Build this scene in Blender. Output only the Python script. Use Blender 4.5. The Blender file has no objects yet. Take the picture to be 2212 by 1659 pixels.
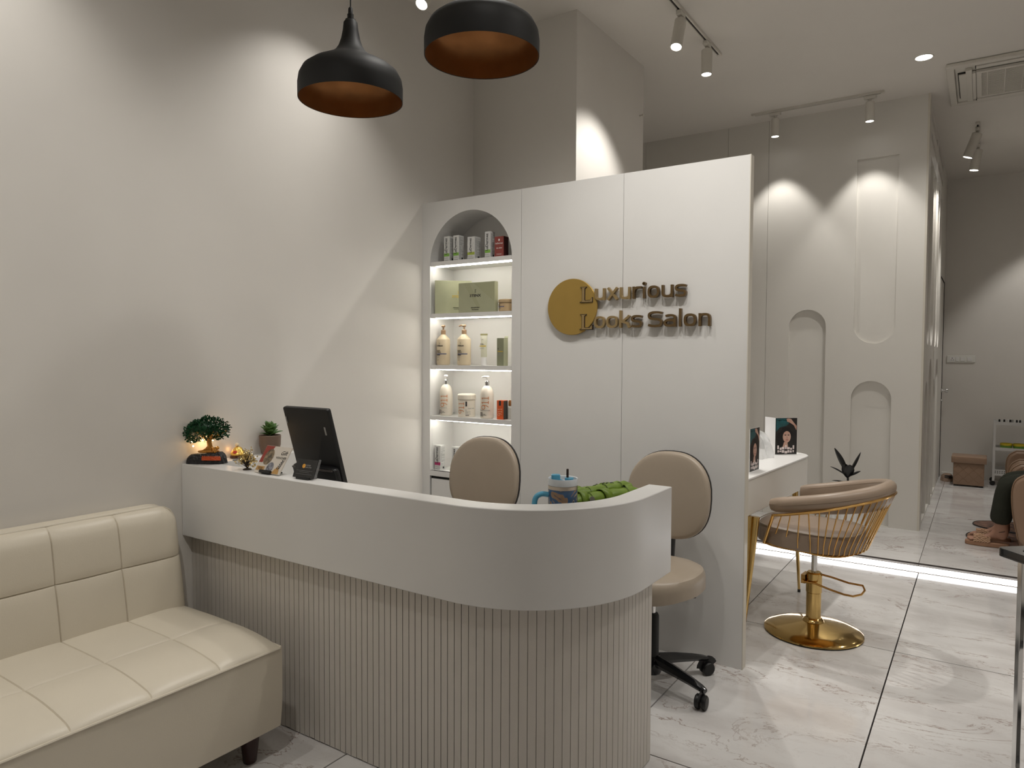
import bpy, math, random
from mathutils import Vector, Matrix
R=math.radians; PI=math.pi
random.seed(7)
sc=bpy.context.scene; COL=sc.collection
# ------------------------------------------------------------------ camera
H=1.5; FPX=1530.14
yaw,pitch,roll=-0.5871,-0.03845,0.0047
fwd=Vector((math.sin(yaw)*math.cos(pitch),math.cos(yaw)*math.cos(pitch),math.sin(pitch)))
rt=fwd.cross(Vector((0,0,1))).normalized(); up=rt.cross(fwd)
c_,s_=math.cos(roll),math.sin(roll)
r2=c_*rt+s_*up; u2=-s_*rt+c_*up
cam=bpy.data.cameras.new('camera'); cam.sensor_fit='HORIZONTAL'; cam.sensor_width=36.0
cam.lens=36.0*FPX/2212; cam.clip_start=0.02; cam.clip_end=60
co=bpy.data.objects.new('camera',cam); COL.objects.link(co)
m=Matrix((r2,u2,-fwd)).transposed().to_4x4(); m.translation=(0,0,H); co.matrix_world=m
sc.camera=co
# ------------------------------------------------------------------ world, exposure
w=bpy.data.worlds.new('world'); sc.world=w; w.use_nodes=True
w.node_tree.nodes['Background'].inputs[0].default_value=(0.9,0.92,1,1)
w.node_tree.nodes['Background'].inputs[1].default_value=0.02
sc.view_settings.view_transform='Standard'; sc.view_settings.look='None'
sc.view_settings.exposure=-0.2; sc.view_settings.gamma=1.0
try: sc.view_settings.use_curve_mapping=False
except Exception: pass
WARM=(1.0,0.965,0.91)
CEIL=3.65; UP=0.07      # ceiling height, height of the raised floor
def lamp(name,kind,loc,power,aim=None,size=0.04,cone=60,blend=0.6,col=WARM,parent=None):
    l=bpy.data.lights.new(name,kind); l.energy=power; l.color=col
    if kind=='SPOT': l.spot_size=R(cone); l.spot_blend=blend; l.shadow_soft_size=size
    if kind=='POINT': l.shadow_soft_size=size
    o=bpy.data.objects.new(name,l); COL.objects.link(o); o.location=loc
    if aim is not None:
        o.rotation_euler=(Vector(aim)-Vector(loc)).to_track_quat('-Z','Y').to_euler()
    return o
# downlights, first one in view, others added for light: x, y, watts, cone
DOWN=[(-0.41,5.905,70,120),(-1.3,0.3,8,130),(0.7,0.9,22,130),(0.7,3.0,90,120),(-0.2,-0.9,6,130),
      (1.6,4.6,80,120),(0.9,5.9,36,120),(1.2,8.4,26,120),(-0.9,1.5,16,120),(-1.75,2.45,46,120),(-0.3,2.45,55,120)]
# track spots: lens position, aim point, watts, cone, blend
SPOTS={'wall_a':((-2.50,2.50,3.38),(-2.95,2.35,0.9),24,104,0.8),
       'wall_b':((-2.50,0.95,3.38),(-2.95,0.85,0.9),22,104,0.8),
       'wall_c':((-2.50,-0.5,3.38),(-2.95,-0.5,0.9),34,104,0.8),
       'wall_d':((-2.632,2.989,3.40),(-2.48,1.2,0.6),34,62,1.0),
       'fill_e':((-1.15,0.35,3.36),(-3.0,0.95,1.2),72,96,1.0),  # unseen fill spot added to even out the left wall
       'sign_a':((-1.05,2.25,3.36),(-1.25,3.4,1.9),50,76,0.9),
       'sign_b':((-0.45,2.25,3.36),(-1.9,3.4,1.5),50,76,0.9)}

# ------------------------------------------------------------------ materials
MATS={}
def mat(name,col,rough=0.5,metal=0.0,spec=0.5,noise=0.0,nscale=6.0,bump=0.0,bscale=40.0,emit=None,estr=0.0,coat=0.0,trans=0.0,alpha=1.0,col2=None,ior=1.45):
    if name in MATS: return MATS[name]
    m=bpy.data.materials.new(name); m.use_nodes=True; nt=m.node_tree; b=nt.nodes['Principled BSDF']
    b.inputs['Base Color'].default_value=(*col,1); b.inputs['Roughness'].default_value=rough
    b.inputs['Metallic'].default_value=metal; b.inputs['Specular IOR Level'].default_value=spec
    b.inputs['Coat Weight'].default_value=coat; b.inputs['Transmission Weight'].default_value=trans
    b.inputs['Alpha'].default_value=alpha; b.inputs['IOR'].default_value=ior
    if emit: b.inputs['Emission Color'].default_value=(*emit,1); b.inputs['Emission Strength'].default_value=estr
    tc=nt.nodes.new('ShaderNodeTexCoord')
    if noise or col2:
        n=nt.nodes.new('ShaderNodeTexNoise'); n.inputs['Scale'].default_value=nscale; n.inputs['Detail'].default_value=4
        mx=nt.nodes.new('ShaderNodeMix'); mx.data_type='RGBA'
        mx.inputs[6].default_value=(*col,1)
        c2=col2 if col2 else tuple(max(0,c*(1-noise)) for c in col)
        mx.inputs[7].default_value=(*c2,1)
        rp=nt.nodes.new('ShaderNodeValToRGB'); rp.color_ramp.elements[0].position=0.35; rp.color_ramp.elements[1].position=0.7
        nt.links.new(tc.outputs['Object'],n.inputs['Vector']); nt.links.new(n.outputs['Fac'],rp.inputs[0])
        nt.links.new(rp.outputs[0],mx.inputs[0]); nt.links.new(mx.outputs[2],b.inputs['Base Color'])
    if bump:
        n=nt.nodes.new('ShaderNodeTexNoise'); n.inputs['Scale'].default_value=bscale; n.inputs['Detail'].default_value=3
        bp=nt.nodes.new('ShaderNodeBump'); bp.inputs['Strength'].default_value=bump; bp.inputs['Distance'].default_value=0.01
        nt.links.new(tc.outputs['Object'],n.inputs['Vector']); nt.links.new(n.outputs['Fac'],bp.inputs['Height'])
        nt.links.new(bp.outputs[0],b.inputs['Normal'])
    MATS[name]=m; return m
paint=mat('wall_paint',(0.745,0.715,0.67),0.62,noise=0.05,nscale=1.6,bump=0.12,bscale=7)
ceilm=mat('ceiling_paint',(0.735,0.70,0.65),0.8,noise=0.03,nscale=2)
lam=mat('white_laminate',(0.755,0.745,0.725),0.32,noise=0.04,nscale=2.2)
lamw=mat('panel_laminate',(0.735,0.71,0.66),0.45,noise=0.04,nscale=1.5)
creamedge=mat('cream_edge',(0.66,0.62,0.54),0.45)
slatm=mat('slat_laminate',(0.66,0.62,0.565),0.42,noise=0.05,nscale=3)
groove=mat('dark_groove',(0.10,0.075,0.055),0.8)
dark=mat('black_gap',(0.02,0.018,0.016),0.8)
leather=mat('cream_leather',(0.66,0.60,0.49),0.36,noise=0.04,nscale=4,bump=0.05,bscale=240)
leathers=mat('cream_stitch',(0.52,0.46,0.37),0.6)
tan=mat('beige_leather',(0.385,0.32,0.25),0.36,noise=0.06,nscale=5,bump=0.03,bscale=220)
tan2=mat('tan_leather',(0.30,0.195,0.13),0.4,noise=0.06,nscale=5,bump=0.1,bscale=150)
seatl=mat('mocha_leather',(0.27,0.205,0.155),0.42,noise=0.06,nscale=5,bump=0.1,bscale=150)
gold=mat('polished_gold',(0.66,0.46,0.18),0.12,metal=1.0,noise=0.12,nscale=9)
goldwire=mat('gold_wire',(0.66,0.40,0.14),0.22,metal=1.0)
signgold=mat('sign_gold',(0.42,0.275,0.07),0.42,metal=0.45,noise=0.06,nscale=9)
signbrown=mat('sign_bronze',(0.15,0.095,0.04),0.4,metal=0.5)
signlgt=mat('sign_bronze_light',(0.33,0.235,0.11),0.4,metal=0.4)
chrome=mat('chrome',(0.8,0.8,0.8),0.14,metal=1.0)
blackp=mat('black_plastic',(0.012,0.012,0.012),0.45)
blackg=mat('black_gloss',(0.010,0.010,0.011),0.12,coat=0.5)
lampblk=mat('lamp_black',(0.010,0.010,0.010),0.6)
copper=mat('copper_inside',(0.36,0.155,0.05),0.38,metal=0.65,noise=0.25,nscale=7)
fixture=mat('fixture_white',(0.66,0.63,0.57),0.5)
lens=mat('lamp_lens',(1,1,1),0.5,emit=(1,0.98,0.94),estr=14)
ledm=mat('led_strip',(1,1,1),0.5,emit=(1,0.96,0.86),estr=34)
ledf=mat('led_floor_strip',(1,1,1),0.5,emit=(0.97,0.98,1.0),estr=7)
brownleg=mat('dark_wood_leg',(0.035,0.012,0.010),0.35)
white=mat('white_plastic',(0.80,0.79,0.77),0.35)
whitem=mat('white_metal',(0.62,0.61,0.59),0.4)
printk=mat('print_black',(0.03,0.028,0.03),0.6)
printg=mat('print_grey',(0.28,0.28,0.27),0.6)
printw=mat('print_white',(0.85,0.83,0.8),0.6)

def marble():
    m=bpy.data.materials.new('marble_tile'); m.use_nodes=True; nt=m.node_tree; b=nt.nodes['Principled BSDF']
    N=nt.nodes.new; L=nt.links.new
    g=N('ShaderNodeNewGeometry'); oi=N('ShaderNodeObjectInfo')
    add=N('ShaderNodeVectorMath'); add.operation='MULTIPLY_ADD'; add.inputs[1].default_value=(1,1,1)
    sc_=N('ShaderNodeVectorMath'); sc_.operation='SCALE'; sc_.inputs[3].default_value=17.0
    cmb=N('ShaderNodeCombineXYZ'); L(oi.outputs['Random'],cmb.inputs[0]); L(oi.outputs['Random'],cmb.inputs[1])
    L(cmb.outputs[0],sc_.inputs[0])
    L(g.outputs['Position'],add.inputs[0]); L(sc_.outputs[0],add.inputs[2])
    rot=N('ShaderNodeMapping'); rot.inputs['Rotation'].default_value=(0,0,R(24)); rot.inputs['Scale'].default_value=(0.62,1.5,1)
    L(add.outputs[0],rot.inputs[0])
    def vein(scale,detail,dist,width,rough=0.6):
        n=N('ShaderNodeTexNoise'); n.inputs['Scale'].default_value=scale; n.inputs['Detail'].default_value=detail
        n.inputs['Distortion'].default_value=dist; n.inputs['Roughness'].default_value=rough
        L(rot.outputs[0],n.inputs['Vector'])
        a=N('ShaderNodeMath'); a.operation='SUBTRACT'; a.inputs[1].default_value=0.5; L(n.outputs['Fac'],a.inputs[0])
        ab=N('ShaderNodeMath'); ab.operation='ABSOLUTE'; L(a.outputs[0],ab.inputs[0])
        mr=N('ShaderNodeMapRange'); mr.inputs[1].default_value=0; mr.inputs[2].default_value=width
        mr.inputs[3].default_value=1; mr.inputs[4].default_value=0; L(ab.outputs[0],mr.inputs[0]); return mr
    v1=vein(1.7,9,1.4,0.009,0.64); v2=vein(4.2,9,0.9,0.012,0.70)
    big=N('ShaderNodeTexNoise'); big.inputs['Scale'].default_value=1.7; big.inputs['Detail'].default_value=3; L(rot.outputs[0],big.inputs['Vector'])
    mk=N('ShaderNodeMapRange'); mk.inputs[1].default_value=0.42; mk.inputs[2].default_value=0.62; L(big.outputs['Fac'],mk.inputs[0])
    mu=N('ShaderNodeMath'); mu.operation='MULTIPLY'; L(v1.outputs[0],mu.inputs[0]); L(mk.outputs[0],mu.inputs[1])
    mu2=N('ShaderNodeMath'); mu2.operation='MULTIPLY'; mu2.inputs[1].default_value=0.22; L(v2.outputs[0],mu2.inputs[0])
    cl=N('ShaderNodeTexNoise'); cl.inputs['Scale'].default_value=2.6; cl.inputs['Detail'].default_value=6; L(rot.outputs[0],cl.inputs['Vector'])
    base=N('ShaderNodeMix'); base.data_type='RGBA'; base.inputs[6].default_value=(0.56,0.535,0.52,1); base.inputs[7].default_value=(0.70,0.685,0.67,1)
    cr=N('ShaderNodeMapRange'); cr.inputs[1].default_value=0.35; cr.inputs[2].default_value=0.6; L(cl.outputs['Fac'],cr.inputs[0]); L(cr.outputs[0],base.inputs[0])
    x1=N('ShaderNodeMix'); x1.data_type='RGBA'; L(mu2.outputs[0],x1.inputs[0]); L(base.outputs[2],x1.inputs[6]); x1.inputs[7].default_value=(0.42,0.36,0.33,1)
    x2=N('ShaderNodeMix'); x2.data_type='RGBA'; L(mu.outputs[0],x2.inputs[0]); L(x1.outputs[2],x2.inputs[6]); x2.inputs[7].default_value=(0.27,0.19,0.155,1)
    L(x2.outputs[2],b.inputs['Base Color']); b.inputs['Roughness'].default_value=0.09; b.inputs['Specular IOR Level'].default_value=0.55
    return m
marb=marble()

# ------------------------------------------------------------------ mesh helpers
class MB:
    def __init__(s): s.v=[]; s.f=[]; s.sm=[]
    def add(s,v,f,smooth=False):
        o=len(s.v); s.v+= [tuple(p) for p in v]; s.f+=[tuple(i+o for i in q) for q in f]; s.sm+=[smooth]*len(f); return s
    def box(s,x0,x1,y0,y1,z0,z1):
        v=[(x,y,z) for z in(z0,z1) for x,y in((x0,y0),(x1,y0),(x1,y1),(x0,y1))]
        return s.add(v,[(0,3,2,1),(4,5,6,7),(0,1,5,4),(1,2,6,5),(2,3,7,6),(3,0,4,7)])
    def rbox(s,x0,x1,y0,y1,z0,z1,r=0.01,ax='z',n=4):
        # box with rounded edges along one axis plus small chamfer on the caps
        if ax=='z': A=(x0,x1,y0,y1); lo,hi=z0,z1; mp=lambda a,b,c:(a,b,c)
        elif ax=='y': A=(x0,x1,z0,z1); lo,hi=y0,y1; mp=lambda a,b,c:(a,c,b)
        else: A=(y0,y1,z0,z1); lo,hi=x0,x1; mp=lambda a,b,c:(c,a,b)
        def ring(d):
            a0,a1,b0,b1=A; p=[]
            rr=max(r-d,0.0005)
            for cx,cy,t0 in((a1-r,b0+r,-90),(a1-r,b1-r,0),(a0+r,b1-r,90),(a0+r,b0+r,180)):
                for k in range(n+1):
                    t=R(t0+90*k/n); p.append((cx+rr*math.cos(t),cy+rr*math.sin(t)))
            return p
        ch=min(r*0.5,(hi-lo)*0.3)
        rings=[(ring(ch),lo),(ring(ch*0.3),lo+ch*0.3),(ring(0),lo+ch),(ring(0),hi-ch),(ring(ch*0.3),hi-ch*0.3),(ring(ch),hi)]
        v=[];f=[];k=len(rings[0][0])
        for rg,c in rings: v+=[mp(a,b,c) for a,b in rg]
        for i in range(len(rings)-1):
            for j in range(k):
                q=(i*k+j,i*k+(j+1)%k,(i+1)*k+(j+1)%k,(i+1)*k+j); f.append(q if ax!='y' else q[::-1])
        c0=tuple(range(k))[::-1]; c1=tuple((len(rings)-1)*k+j for j in range(k))
        f+=[c0,c1] if ax!='y' else [c0[::-1],c1[::-1]]
        return s.add(v,f,True)
    def prism(s,poly,z0,z1,smooth=False):
        n=len(poly); v=[(x,y,z0) for x,y in poly]+[(x,y,z1) for x,y in poly]
        f=[(i,(i+1)%n,(i+1)%n+n,i+n) for i in range(n)]
        return s.add(v,f+[tuple(range(n))[::-1],tuple(range(n,2*n))],True)
    def lathe(s,prof,c=(0,0,0),n=32,ax=Vector((0,0,1)),smooth=True):
        # prof: list of (radius,height)
        ax=Vector(ax).normalized(); t=Vector((1,0,0)) if abs(ax.x)<0.9 else Vector((0,1,0))
        e1=ax.cross(t).normalized(); e2=ax.cross(e1); c=Vector(c); v=[];f=[];rows=[]
        for r,h in prof:
            if r<1e-5: rows.append([len(v)]); v.append(tuple(c+ax*h))
            else:
                rows.append(list(range(len(v),len(v)+n)))
                for k in range(n):
                    a=2*PI*k/n; v.append(tuple(c+ax*h+e1*(r*math.cos(a))+e2*(r*math.sin(a))))
        for a,b in zip(rows,rows[1:]):
            for k in range(n):
                k2=(k+1)%n
                if len(a)==1 and len(b)==1: continue
                if len(a)==1: f.append((a[0],b[k2],b[k]))
                elif len(b)==1: f.append((a[k],a[k2],b[0]))
                else: f.append((a[k],a[k2],b[k2],b[k]))
        return s.add(v,f,smooth)
    def cyl(s,p0,p1,r0,r1=None,n=16,cap=True):
        r1=r0 if r1 is None else r1; p0=Vector(p0);p1=Vector(p1);L=(p1-p0).length
        s.lathe([(r0,0),(r1,L)],p0,n,(p1-p0))
        if cap:
            s.lathe([(0,0),(r0,0)],p0,n,(p1-p0),False); s.lathe([(r1,L),(0,L)],p0,n,(p1-p0),False)
        return s
    def tube(s,path,r,n=8,closed=False,cap=True,sec=None,up=None):
        P=[Vector(p) for p in path]; m=len(P); v=[];f=[]
        rr=r if isinstance(r,(list,tuple)) else [r]*m
        ref=None
        for i in range(m):
            a=P[(i-1)%m] if (closed or i>0) else P[i]; b=P[(i+1)%m] if (closed or i<m-1) else P[i]
            t=(b-a).normalized()
            if up is not None: e1=t.cross(Vector(up)).normalized()
            else:
                if ref is None: ref=Vector((0,0,1)) if abs(t.z)<0.9 else Vector((1,0,0)); e1=t.cross(ref).normalized()
                else: e1=(ref-t*ref.dot(t)).normalized()
                ref=e1
            e2=e1.cross(t)
            for k in range(n):
                an=2*PI*k/n
                if sec: sx,sy=sec; q=e1*(sx*math.cos(an))+e2*(sy*math.sin(an))
                else: q=(e1*math.cos(an)+e2*math.sin(an))*rr[i]
                v.append(tuple(P[i]+q))
        for i in range(m if closed else m-1):
            for k in range(n):
                k2=(k+1)%n; j=(i+1)%m; f.append((i*n+k,j*n+k,j*n+k2,i*n+k2))
        if cap and not closed: f+=[tuple(range(n)),tuple(range((m-1)*n,m*n))[::-1]]
        return s.add(v,f,True)
    def grid(s,fn,nu,nv,smooth=True,flip=False):
        v=[fn(i/nu,j/nv) for i in range(nu+1) for j in range(nv+1)]
        f=[]
        for i in range(nu):
            for j in range(nv):
                a=i*(nv+1)+j; q=(a,a+nv+1,a+nv+2,a+1); f.append(q[::-1] if flip else q)
        return s.add(v,f,smooth)
    def map(s,fn): s.v=[tuple(fn(Vector(p))) for p in s.v]; return s
def wloc(o):
    p=Vector((0,0,0))
    while o: p+=Vector(o.location); o=o.parent
    return p
def obj(name,mb,material,parent=None,world=False,bevel=0,label=None,autos=None):
    me=bpy.data.meshes.new(name); vs=mb.v
    if world and parent is not None:
        w_=wloc(parent); vs=[(x-w_.x,y-w_.y,z-w_.z) for x,y,z in vs]
    me.from_pydata(vs,[],mb.f); me.update()
    me.polygons.foreach_set('use_smooth',mb.sm)
    if any(mb.sm): me.set_sharp_from_angle(angle=R(32))
    if isinstance(material,(list,tuple)):
        for q in material: me.materials.append(q)
    else: me.materials.append(material)
    o=bpy.data.objects.new(name,me); COL.objects.link(o)
    if parent: o.parent=parent
    if bevel:
        b=o.modifiers.new('bevel','BEVEL'); b.width=bevel; b.segments=2; b.limit_method='ANGLE'; b.angle_limit=R(40)
        b.harden_normals=False
    if label: o['label']=label
    return o
def thing(name,label,cat,loc=(0,0,0),rotz=0,group=None):
    o=bpy.data.objects.new(name,None); COL.objects.link(o); o.location=loc; o.rotation_euler=(0,0,rotz)
    o.empty_display_size=0.1; o['label']=label; o['category']=cat
    if group: o['group']=group
    return o
def tag(o,label,cat,group=None):
    o['label']=label; o['category']=cat
    if group: o['group']=group
    return o
def struct(name,mb,m,parent=None,bevel=0,world=False):
    o=obj(name,mb,m,parent,world,bevel); o['kind']='structure'; return o
def dup(root,loc,rotz=None,label=None,group=None):
    r=root.copy(); COL.objects.link(r); r.location=loc
    if rotz is not None: r.rotation_euler=(0,0,rotz)
    if label: r['label']=label
    if group: r['group']=group
    for ch in list(root.children):
        c=ch.copy(); COL.objects.link(c); c.parent=r
        for g in list(ch.children):
            d=g.copy(); COL.objects.link(d); d.parent=c
    return r
def rrect(x0,x1,y0,y1,r,n=6):
    p=[]
    for cx,cy,t0 in((x1-r,y0+r,-90),(x1-r,y1-r,0),(x0+r,y1-r,90),(x0+r,y0+r,180)):
        for k in range(n+1):
            t=R(t0+90*k/n); p.append((cx+r*math.cos(t),cy+r*math.sin(t)))
    return p
def shape_mb(outer,holes,depth):
    """flat plate in local XY with holes, z from 0 to -depth, by curve filling"""
    cu=bpy.data.curves.new('tmp','CURVE'); cu.dimensions='2D'; cu.fill_mode='BOTH'; cu.extrude=depth/2
    for loop in [outer]+holes:
        sp=cu.splines.new('POLY'); sp.points.add(len(loop)-1); sp.use_cyclic_u=True
        for p,q in zip(sp.points,loop): p.co=(q[0],q[1],0,1)
    o=bpy.data.objects.new('tmp',cu); COL.objects.link(o); dg=bpy.context.evaluated_depsgraph_get(); dg.update()
    me=bpy.data.meshes.new_from_object(o.evaluated_get(dg)); mb=MB()
    mb.add([(v.co.x,v.co.y,v.co.z) for v in me.vertices],[tuple(p.vertices) for p in me.polygons])
    bpy.data.objects.remove(o); bpy.data.curves.remove(cu); bpy.data.meshes.remove(me)
    return mb
def text_mb(s,size,depth=0.0004,bold=0.0,sx=1.0,align='CENTER',shear=0,res=2):
    cu=bpy.data.curves.new('tmp','FONT'); cu.body=s; cu.size=size; cu.extrude=depth; cu.offset=bold*size; cu.align_x=align; cu.shear=shear; cu.resolution_u=res
    o=bpy.data.objects.new('tmp',cu); COL.objects.link(o); dg=bpy.context.evaluated_depsgraph_get(); dg.update()
    me=bpy.data.meshes.new_from_object(o.evaluated_get(dg)); mb=MB()
    mb.add([(v.co.x*sx,v.co.y,v.co.z) for v in me.vertices],[tuple(p.vertices) for p in me.polygons])
    bpy.data.objects.remove(o); bpy.data.curves.remove(cu); bpy.data.meshes.remove(me)
    return mb
def join(*mbs):
    r=MB()
    for q in mbs: o=len(r.v); r.v+=q.v; r.f+=[tuple(i+o for i in t) for t in q.f]; r.sm+=q.sm
    return r
# plates drawn in XY -> stand up facing -Y
def stand(mb,x=0,y=0,z=0,rot=0):
    """XY drawing -> XZ plane facing -Y; rot = rotation in the drawing plane (deg)"""
    c,s=math.cos(R(rot)),math.sin(R(rot))
    return mb.map(lambda p:Vector((x+p.x*c-p.y*s, y-p.z, z+p.x*s+p.y*c)))
def slice_x(mb,step=0.004):
    import bmesh
    bm=bmesh.new(); vs=[bm.verts.new(p) for p in mb.v]
    for q in mb.f:
        try: bm.faces.new([vs[i] for i in q])
        except ValueError: pass
    x0=min(p[0] for p in mb.v); x1=max(p[0] for p in mb.v); x=x0+step
    while x<x1-1e-5:
        bmesh.ops.bisect_plane(bm,geom=bm.verts[:]+bm.edges[:]+bm.faces[:],dist=1e-7,plane_co=(x,0,0),plane_no=(1,0,0)); x+=step
    bm.verts.index_update(); mb.v=[tuple(v.co) for v in bm.verts]; mb.f=[tuple(v.index for v in f.verts) for f in bm.faces]; mb.sm=[False]*len(mb.f); bm.free()
def wrap(mb,r,x=0,z=0,rot=0,a0=0.0,off=0.0008):
    """XY drawing wrapped on a vertical cylinder of radius r centred on the origin, facing -Y"""
    c,s=math.cos(R(rot)),math.sin(R(rot)); slice_x(mb)
    def f(p):
        u=x+p.x*c-p.y*s; v=z+p.x*s+p.y*c; a=u/r+a0; q=r+off+p.z
        return Vector((q*math.sin(a),-q*math.cos(a),v))
    return mb.map(f)
def catmull(P,n=6,closed=False):
    P=[Vector(p) for p in P]; out=[]; m=len(P)
    for i in range(m if closed else m-1):
        g=(lambda k:P[k%m]) if closed else (lambda k:P[min(max(k,0),m-1)])
        a,b,c,d=g(i-1),g(i),g(i+1),g(i+2)
        for k in range(n):
            t=k/n; out.append(0.5*((2*b)+(c-a)*t+(2*a-5*b+4*c-d)*t*t+(3*b-a-3*c+d)*t**3))
    if not closed: out.append(P[-1])
    return out

# ================================================================== SETTING
XL=-2.946; XR=2.6; YF=-1.6; YB=10.1; YR=5.68; YN=6.72
fl=MB().box(XL,XR,YF,YR,-0.12,-0.012); floor=struct('floor',fl,mat('floor_joint',(0.014,0.010,0.008),0.9))
ti=0
xs=[-2.946,-1.963,-1.152,-0.343,0.468,1.279,2.09,XR]; xs=[XL,-2.773]+xs[1:]
ys=[YF,-0.70,0.888,2.476,4.062,YR-0.012]
for a in range(len(xs)-1):
    for b in range(len(ys)-1):
        g=0.0031
        obj('tile',MB().box(xs[a]+g,xs[a+1]-g,ys[b]+g,ys[b+1]-g,-0.012,0),marb,floor)
plat=struct('floor_raised',MB().box(XL,XR,YR+0.012,YB,-0.1,UP-0.012),groove)
ys2=[YR-0.012,7.17,8.76,YB]
for a in range(len(xs)-1):
    for b in range(3):
        g=0.0016
        obj('tile',MB().box(xs[a]+g,xs[a+1]-g,ys2[b]+g,ys2[b+1]-g,UP-0.012,UP),marb,plat)
    obj('riser_tile',MB().box(xs[a]+g,xs[a+1]-g,YR,YR+0.012,0.041,UP-0.0125),marb,plat)
obj('nosing',MB().box(XL,XR,YR-0.018,YR-0.0125,UP-0.009,UP+0.0008),mat('dark_trim',(0.05,0.04,0.035),0.4),plat)
obj('led_strip',MB().box(-2.2,XR,YR-0.001,YR+0.008,0.003,0.040),ledf,plat,label='glowing white light strip at the foot of the step')
struct('ceiling',MB().box(XL,XR,YF,YB,CEIL,CEIL+0.1),ceilm)
struct('wall_left',MB().box(XL-0.1,XL,YF,YB,-0.1,CEIL),paint)
struct('wall_right',MB().box(XR,XR+0.1,YF,YB,-0.1,CEIL),paint)
struct('wall_front',MB().box(XL,XR,YF-0.1,YF,-0.1,CEIL),paint)
struct('wall_back',MB().box(-0.6,XR,YB,YB+0.1,-0.1,CEIL),paint)
# boxed-in pillar
struct('wall_pillar',MB().box(XL,-2.147,3.935,4.968,0,CEIL),paint)
obj('hook',MB().cyl((-2.147,4.90,2.9+0.37),(-2.125,4.90,3.27),0.006).lathe([(0,0),(0.011,0.003),(0.011,0.012),(0,0.016)],(-2.127,4.90,3.27),10,(1,0,0)),fixture,bpy.data.objects['wall_pillar'],label='tiny peg')
# --- salon rear wall (y=YN) with arched recesses
def arch(x0,x1,z0,z1,top=True,n=44):
    r=(x1-x0)/2; cx=(x0+x1)/2
    if top: return [(x0,z0),(x1,z0)]+[(cx+r*math.cos(PI*k/n),z1-r+r*math.sin(PI*k/n)) for k in range(n+1)]
    return [(x1,z1),(x0,z1)]+[(cx-r*math.cos(PI*k/n),z0+r-r*math.sin(PI*k/n)) for k in range(n+1)]
XC=-0.415
def wallplate(x0,x1,holes,y,t=0.03,z0=UP,z1=CEIL):
    mb=shape_mb([(x0,z0),(x1,z0),(x1,z1),(x0,z1)],holes,t); return stand(mb,0,y+t/2,0)
wn=struct('wall_salon',MB().box(XL,XC,YN+0.03,YN+0.13,UP,CEIL),lamw)
hA=arch(-1.472,-1.162,UP+0.004,1.93); hC=arch(-0.949,-0.640,UP+0.004,1.308); hB=arch(-0.940,-0.626,1.627,3.194,False)
g=0.0012
obj('panel',wallplate(-1.674+g,XC,[hA,hC,hB],YN),lamw,wn)
obj('panel',wallplate(-2.045+g,-1.674-g,[],YN),lamw,wn); obj('panel',wallplate(-2.870+g,-2.045-g,[],YN),lamw,wn)
obj('panel',wallplate(XL,-2.870-g,[],YN),lamw,wn)
obj('inset_panel',stand(shape_mb(arch(-0.948,-0.618,1.619,3.202,False),[],0.016),0,YN+0.026,0),lamw,wn)
obj('edge_strip',MB().box(XC-0.012,XC+0.004,YN-0.003,YN+0.10,UP,CEIL),creamedge,wn)
# --- corridor wall (x=XC) running back
cw=struct('wall_corridor',MB().box(XC-0.1,XC-0.03,YN+0.10,YB,UP,CEIL),lamw)
def yz(mb): return mb.map(lambda p:Vector((XC-0.015+p.z,p.x,p.y)))   # drawing x->y, y->z
holes=[]
for k,(ya,yb) in enumerate(((7.0,7.93),(8.10,9.0))):
    for zc in (3.55,3.385): holes.append([(ya,zc-0.035),(yb,zc-0.035),(yb,zc+0.035),(ya,zc+0.035)])
    mid=(ya+yb)/2
    holes.append(arch(ya,mid-0.04,1.62,3.22,False)); holes.append(arch(mid+0.04,yb,1.62,3.22,False))
    holes.append(arch(ya,mid-0.04,UP+0.02,1.30)); holes.append(arch(mid+0.04,yb,UP+0.02,1.50))
mb=shape_mb([(YN+0.10,UP),(9.17,UP),(9.17,CEIL),(YN+0.10,CEIL)],holes,0.03); yz(mb); obj('panel',mb,lamw,cw)
obj('panel',MB().box(XC-0.03,XC,9.17,YB,2.42,CEIL),lamw,cw)
for y in (8.02,): obj('batten',MB().box(XC,XC+0.012,y-0.012,y+0.012,UP,3.2),lamw,cw)
d1=struct('door_1',MB().box(XC-0.03,XC-0.004,9.19,YB-0.02,UP+0.01,2.40),lamw)
obj('door_gap',MB().box(XC-0.029,XC+0.002,9.995,10.012,UP,2.41).box(XC-0.029,XC+0.002,9.17,10.012,2.402,2.414),dark,d1,label='dark gap around the door')
kn=MB().lathe([(0.028,0),(0.028,0.006),(0.011,0.010),(0.011,0.03),(0.024,0.038),(0.029,0.052),(0.024,0.066),(0,0.070)],(XC+0.002,9.93,1.12),18,(1,0,0))
kn.lathe([(0.014,0),(0.014,0.008),(0.006,0.010),(0.006,0.02),(0,0.021)],(XC+0.002,9.93,1.0),14,(1,0,0))
obj('knob',kn,chrome,d1,label='round steel door knob')
struct('baseboard_back',MB().box(XC+0.02,-0.25,YB-0.03,YB,UP,UP+0.05),lamw)

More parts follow.
